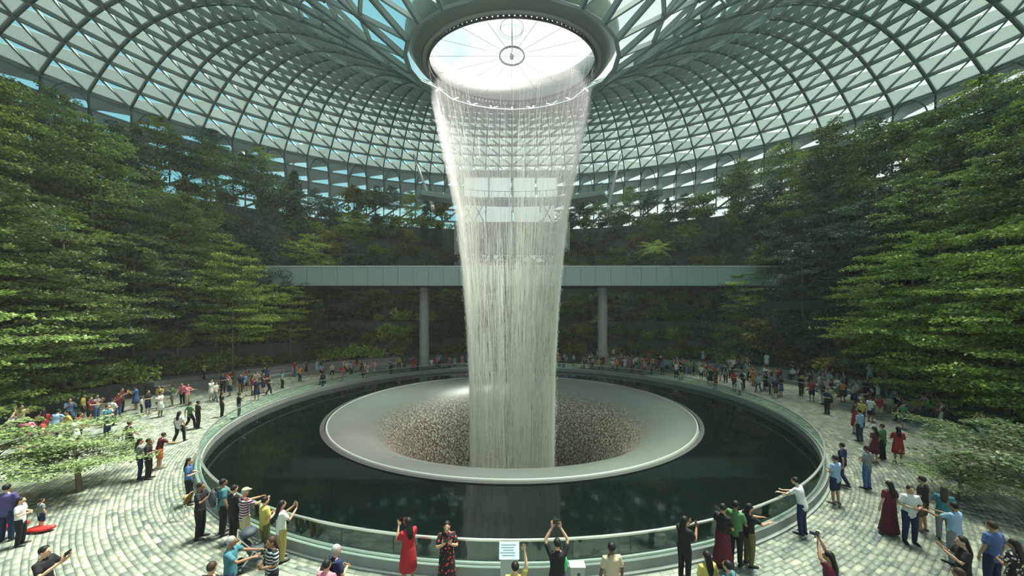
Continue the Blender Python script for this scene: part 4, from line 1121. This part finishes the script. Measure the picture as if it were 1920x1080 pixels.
fg(768, 968, 1.76, 40, 'red', 'dress', 'red', 'phone', hair='long_hair', group=G, prop='phone', label='woman in short red dress holding a phone before the railing')
fg(838, 977, 1.76, 190, 'black', 'long_dress', 'black', 'phone', hair='long_hair', pat='floral_red', group=G, prop='phone', label='woman in black and red patterned dress facing the viewer')
fg(966, 1054, 1.70, 0, 'yellow', 'trousers', 'navy', 'raise_one', group=G, prop='phone', label='person in yellow shirt raising one arm with a phone')
fg(1045, 1010, 1.76, 0, 'black', 'trousers', 'navy', 'raise', group=G, prop='camera', label='man in black tee raising a camera overhead with both hands')
fg(1147, 1018, 1.74, 5, 'beige', 'trousers', 'brown', 'down', group=G, label='dark-skinned man in plain beige tee watching the waterfall', skin=(.10, .05, .03))
fg(1283, 968, 1.70, -60, 'black', 'trousers', 'black', 'phone', hair='long_hair', group=G, prop='phone', label='person in black filming at the railing near the bottom edge')
fg(1326, 1034, 1.66, 10, 'yellow', 'trousers', 'black', 'down', hair='long_hair', group=G, label='long-haired person in yellow shirt at the bottom edge')
fg(1366, 1052, 1.66, 30, 'teal', 'trousers', 'navy', 'down', group=G, hair='short_hair', label='person in teal top beside the long-haired yellow-shirted person')
fg(1351, 942, 1.74, -60, 'black', 'long_skirt', 'maroon', 'fold', group=G, label='person in black top and long maroon skirt at the railing')
fg(1377, 938, 1.74, -50, 'green', 'trousers', 'black', 'fold', group=G, label='person in green and black between the maroon skirt and the olive trousers')
fg(1404, 944, 1.70, -85, 'black', 'trousers', 'olive', 'reach', hair='long_hair', group=G, label='woman in black tee and olive trousers stretching both arms forward')
fg(1488, 892, 1.76, 30, 'white', 'trousers', 'navy', 'reach', tilt=.25, group=G, label='man in white shirt and dark trousers leaning on the right railing')
fg(1528, 845, 1.78, 15, 'light blue', 'shorts', 'navy', 'fold', group=G, label='man in light blue shirt and navy shorts behind the leaning man')
fg(1568, 828, 1.74, 20, 'navy', 'trousers', 'navy', 'swing', 'stride', group=G, label='striding person in navy right of the light-blue-shirted man')
fg(1556, 1034, 1.72, 40, 'maroon', 'trousers', 'black', 'raise', hair='long_hair', group=G, prop='camera', label='woman in maroon tee raising a camera at the lower right')
fg(1626, 836, 1.72, 20, 'grey', 'trousers', 'blue', 'fold', group=G, label='person in grey top and blue jeans standing alone on the right paving')
fg(1668, 902, 1.70, 0, 'maroon', 'long_dress', 'maroon', 'down', hair='long_hair', group=G, label='woman in long maroon dress on the right paving')
fg(1706, 910, 1.74, 160, 'white', 'trousers', 'navy', 'fold', group=G, prop=None, label='man in white tee and dark trousers beside the maroon dress')
fg(1730, 893, 1.76, 20, 'black', 'shorts', 'brown', 'down', group=G, prop=None, label='person in black tee and brown shorts behind the white tee')
fg(1770, 912, 1.66, -50, 'teal', 'trousers', 'grey', 'fold', hair='long_hair', hcol='brown', group=G, label='person in teal top right of the brown shorts')
fg(1790, 942, 1.72, 10, 'light blue', 'trousers', 'grey', 'reach', group=G, label='person in light blue shirt with arms out, back to the viewer')
fg(1806, 1006, 1.72, 60, 'black', 'trousers', 'black', 'phone', hair='long_hair', group=G, prop='phone', label='long-haired person in black with raised hands at the lower right')
fg(1862, 978, 1.76, 0, 'blue', 'trousers', 'navy', 'down', hcol='brown', group=G, label='man in blue shirt and navy trousers near the right edge')
fg(1903, 1012, 1.70, 10, 'black', 'dress', 'black', 'fold', hair='long_hair', pat='floral', group=G, label='woman in black floral dress at the right edge')
fg(1800, 1066, 1.66, 10, 'red', 'trousers', 'black', 'down', hair='short_hair', hcol='brown', group=G, label='person in red top cut off by the lower right edge')
fg(1612, 768, 1.76, 10, 'light blue', 'trousers', 'navy', 'down', group=G, label='broad-shouldered man in light blue shirt in the right crowd')
fg(1684, 800, 1.70, -30, 'red', 'dress', 'red', 'fold', hair='long_hair', group=G, label='woman in bright red dress on the right paving')
fg(1640, 800, 1.70, 10, 'maroon', 'dress', 'maroon', 'down', hair='long_hair', group=G, label='woman in short maroon dress left of the bright red dress')
fg(1655, 795, 1.70, 20, 'green', 'trousers', 'black', 'fold', group=G, label='person in green between the maroon and bright red dresses')

TOPS = ['black'] * 5 + ['white'] * 4 + ['navy'] * 2 + ['red'] * 2 + ['grey', 'light blue', 'light blue', 'teal', 'blue', 'pink', 'maroon', 'beige', 'yellow', 'green', 'orange', 'turquoise', 'maroon']
BOTS = ['black'] * 4 + ['navy'] * 3 + ['grey', 'blue', 'beige', 'brown']
def crowd(n, ths, rs, zone, group, seed, fronting=.7):
    r2 = random.Random(seed); made = 0; tries = 0
    while made < n and tries < n * 60:
        tries += 1
        th = ths[0] + (ths[1] - ths[0]) * r2.random(); rr = rs(th, r2)
        x, y = CX + rr * math.cos(th), CY + rr * math.sin(th)
        if y < 9 or not visible((x, y, 1), -5): continue
        if rr < 19.35 or rr > r_in(th) - 0.35: continue
        if any((x - a) ** 2 + (y - b_) ** 2 < .36 for a, b_ in PXY): continue
        if any((x - a) ** 2 + (y - b_) ** 2 < 1.0 for a, b_ in ((-12.45, 49.2), (12.85, 49.2))): continue
        z = step_z(x, y); k_ = r_in(th) - rr
        if z > 0:
            e_ = (rr - (r_in(th) - 2.7)) / .9 % 1
            if e_ < .3 or e_ > .75: continue
        elif r_in(th) - 3.05 < rr: continue
        PXY.append((x, y)); made += 1
        rz = face_pool(x, y) + (r2.gauss(0, .5) if r2.random() < fronting else r2.random() * 6.28)
        legs = 'stand' if r2.random() < .75 else 'stride'
        arms = r2.choice(['down', 'down', 'fold', 'fold', 'phone', 'phone', 'reach', 'swing', 'raise'])
        bot = r2.choice(['trousers'] * 5 + ['shorts'] * 3 + ['skirt', 'dress', 'dress'])
        seat = 0
        if z > 0 and z < 1.0 and r2.random() < .5: legs, bot, arms = 'sit', 'trousers', 'fold'; seat = -.06; rz = face_pool(x, y)
        top = r2.choice(TOPS); child = r2.random() < .06 and legs != 'sit'
        if legs == 'sit':
            # seated on the edge of the next step up: feet on this one
            tgt = r_in(th) - 2.7 + .9 * math.floor((rr - (r_in(th) - 2.7)) / .9) + .9 - 0.05
            x, y = CX + tgt * math.cos(th), CY + tgt * math.sin(th); z_ = z - 0.02
        else: z_ = z
        add_person(x, y, rz, top, bot, top if bot == 'dress' else r2.choice(BOTS), arms, legs, 0.0, r2.choice(['short_hair', 'long_hair']), r2.choice(['black', 'black', 'brown']),
                   1.15 if child else 1.62 + .2 * r2.random(), '', z_, None, group, None, None, zone, y < 26)
PI2 = PI / 2
crowd(26, (PI - .05, PI + .45), lambda t_, r2: 24.5 + 7.0 * r2.random(), 'on the left paving', 'visitors on the left paving', 1)
crowd(46, (PI * .68, PI - .02), lambda t_, r2: 19.4 + (r_in(t_) - 19.8) * r2.random() ** .75, 'behind the left railing', 'visitors behind the left railing', 2)
crowd(44, (PI * .30, PI * .70), lambda t_, r2: 19.5 + (r_in(t_) - 20) * r2.random(), 'behind the far railing', 'visitors behind the far railing', 3)
crowd(128, (.02, PI * .33), lambda t_, r2: 20.2 + (r_in(t_) - 20.6) * r2.random() ** .6, 'behind the right railing', 'visitors behind the right railing', 4)
crowd(26, (-.42, .04), lambda t_, r2: 20.5 + 11 * r2.random() ** .8, 'on the right paving', 'visitors on the right paving', 5, .5)

# ------------------------------------------------------------------ small things on the floor
def at(px, d): return px2x(px, d), d
sx_, sy_ = at(955, 9.05)
sign = empty('information_sign', (sx_, 8.72, 0), label='pale blue information sign on a grey post at the near railing', cat='sign')
mb = MB(); mb.box((0, 0, .42), (.44, .10, .84)); mb.build('post', M['concrete'], sign)
mb = MB(); mb.box((0, 0, 0), (.50, .03, .38)); o = mb.build('face_plate', M['sign'], sign); o.location = (0, -.02, .98); o.rotation_euler = (-.55, 0, 0)
for i in range(5):
    mb = MB(); mb.box((-.02 - .02 * (i % 2), -.018, .12 - .055 * i), (.38 - .05 * (i % 3), .004, .014)); o = mb.build('text_line', M['sign_ink'], sign); o.location = (0, -.02, .98); o.rotation_euler = (-.55, 0, 0)
xb, yb = 1.62, 8.62
bx = empty('equipment_box', (xb, yb, 0), label='small grey metal box with a socket standing by the railing', cat='box')
mb = MB(); mb.box((0, 0, .33), (.34, .2, .66)); mb.box((0, 0, .675), (.38, .24, .03)); mb.build('housing', M['concrete'], bx)
mb = MB(); mb.box((.02, -.105, .50), (.07, .012, .07)); mb.build('socket', M['dark_metal'], bx)
mb = MB(); mb.add(*loft([(0, 0, .0), (0, 0, .16), (0, 0, .34), (0, 0, .42)], [(.13, .07), (.17, .09), (.10, .05), (.03, .02)], 12, (1, 0, 0)))
gx, gy = 1.16, 8.15
o = mb.build('green_bag', M['green'], smooth=True); o.location = (gx, gy, .9); tag(o, 'bright green bag hanging at the side of the man raising a camera', 'bag')
# red floor cushions by the toddler
for px, d, L, lab in ((77, 11.05, .62, 'red oblong floor cushion under the toddler'), (22, 11.25, .75, 'longer red floor cushion at the left edge')):
    x, y = at(px, d); mb = MB(); mb.add(*loft([(-L / 2, 0, .07), (-L / 4, .03, .08), (0, 0, .07), (L / 4, -.03, .08), (L / 2, 0, .10)], [(.10, .06), (.15, .075), (.15, .07), (.14, .075), (.08, .06)], 12, (0, 1, 0)))
    o = mb.build('floor_cushion', M['red'], smooth=True); o.location = (x, y, 0.02); o.rotation_euler = (0, 0, .25); tag(o, lab, 'cushion', 'red floor cushions')
# trestle stand on the left paving
x, y = at_floor(334, 975)
st = empty('trestle_stand', (x, y, 0), .3, label='small grey A-shaped stand on the left paving near the railing', cat='stand')
for sx2 in (-.22, .22):
    for sy2 in (-.2, .2):
        mb = MB(); mb.tube([(sx2, sy2, 0), (sx2 * .8, 0, .62)], .02, 6); mb.build('leg', M['steel'], st)
mb = MB(); mb.tube([(-.2, 0, .62), (.2, 0, .62)], .022, 6); mb.build('crossbar', M['steel'], st)
mb = MB(); mb.tube([(-.21, -.1, .3), (.21, -.1, .3)], .014, 6); mb.build('brace', M['steel'], st)
# straw hat on the back of the woman in black
x, y = by_head(352, 925, 1.5)
mb = MB(); mb.lathe([(.0, .10), (.07, .095), (.09, .05), (.10, .0), (.20, -.02), (.20, -.03), (.095, -.01)], 24, (0, 0, 0))
o = mb.build('straw_hat', M['straw'], smooth=True); o.location = (x, y, 1.36); o.rotation_euler = (.2, -1.2, 0); tag(o, 'round woven straw hat hung on the back of the woman in black', 'hat')
# folded pushchair and cap-height bag on floor near the striped polo
x, y = at(476, 9.55)
pc = empty('pushchair', (x, y, 0), 2.2, label='black folding pushchair standing on the paving below the striped polo', cat='pushchair')
mb = MB(); mb.add(*loft([(0, -.2, .45), (0, .05, .42), (0, .22, .75), (0, .25, .95)], [(.2, .05), (.22, .12), (.2, .06), (.15, .04)], 12, (1, 0, 0))); mb.build('seat', M['bag'], pc, smooth=True)
mb = MB(); mb.add(*ellipsoid((0, .12, .95), (.22, .2, .12))); mb.build('hood', M['bag'], pc, smooth=True)
for sx2 in (-.22, .22):
    mb = MB(); mb.tube([(sx2, -.3, .1), (sx2, .35, 1.0)], .015, 6); mb.tube([(sx2, .3, .1), (sx2, -.1, .6)], .015, 6); mb.build('frame', M['steel'], pc)
    for yy in (-.3, .3):
        mb = MB(); mb.lathe([(.05, -.02), (.1, -.02), (.1, .02), (.05, .02)], 18, (0, 0, 0), True); mb.v = [(vz + sx2, vx + yy, vy + .1) for vx, vy, vz in mb.v]; mb.build('wheel', M['screen'], pc)
mb = MB(); mb.tube([(-.22, .35, 1.0), (.22, .35, 1.0)], .016, 6); mb.build('handle', M['steel'], pc)
# orange parasol canvas on the right terraces
x, y = at(1454, 50); z = CAMH + (HZ - 428) * 50 / F
cp = empty('orange_parasol', (x, y, hill_z(x, y)), label='small orange parasol among dark trees on the right terraces', cat='parasol')
mb = MB(); mb.lathe([(0.02, .45), (.7, .25), (1.4, 0), (1.38, -.04), (0.02, .38)], 16, (0, 0, z - hill_z(x, y))); mb.build('canopy', M['orange'], cp)
mb = MB(); mb.tube([(0, 0, -.2), (0, 0, z - hill_z(x, y) + .45)], .03, 6); mb.build('pole', M['dark_metal'], cp)
# slim lamp posts in the left planting
for i, (px, d, yt) in enumerate(((342, 39, 565), (307, 36, 605))):
    x, y = at(px, d); z0 = hill_z(x, y); zt = CAMH + (HZ - yt) * d / F
    lp = empty('lamp_post', (x, y, z0), label=f'{["taller", "shorter"][i]} slim grey lamp post in the left planting', cat='lamp post', group='lamp posts')
    mb = MB(); mb.tube([(0, 0, -.1), (0, 0, zt - z0)], .09, 8); mb.build('pole', M['collar_in'], lp)
    mb = MB(); mb.tube([(0, 0, zt - z0), (0, 0, zt - z0 + .5)], .12, 8); mb.build('head', M['dark_metal'], lp)
# props get labels that single them out
for o, root, kind in PROPS:
    lab = root.get('label') or ''
    w = lab.split()
    o['label'] = ' '.join((f'{"dark backpack worn" if kind == "backpack" else "black " + kind + " held"} by the ' + lab).split()[:16])

from collections import defaultdict
grp = defaultdict(list)
for o, text, tail, key in REG: grp[(text, tail)].append((key, o))
for (text, tail), lst in grp.items():
    lst.sort(key=lambda q: q[0])
    for i, (key, o) in enumerate(lst):
        if len(lst) == 1: o['label'] = f'{text}, {tail}'
        elif i == 0: o['label'] = f'{text}, nearest {tail.replace("left of", "to left side of").replace("right of", "to right side of")}' if False else f'{text}, {tail}, first from it'
        else: o['label'] = f'{text}, {tail}, {ordinal(i + 1)} from it'
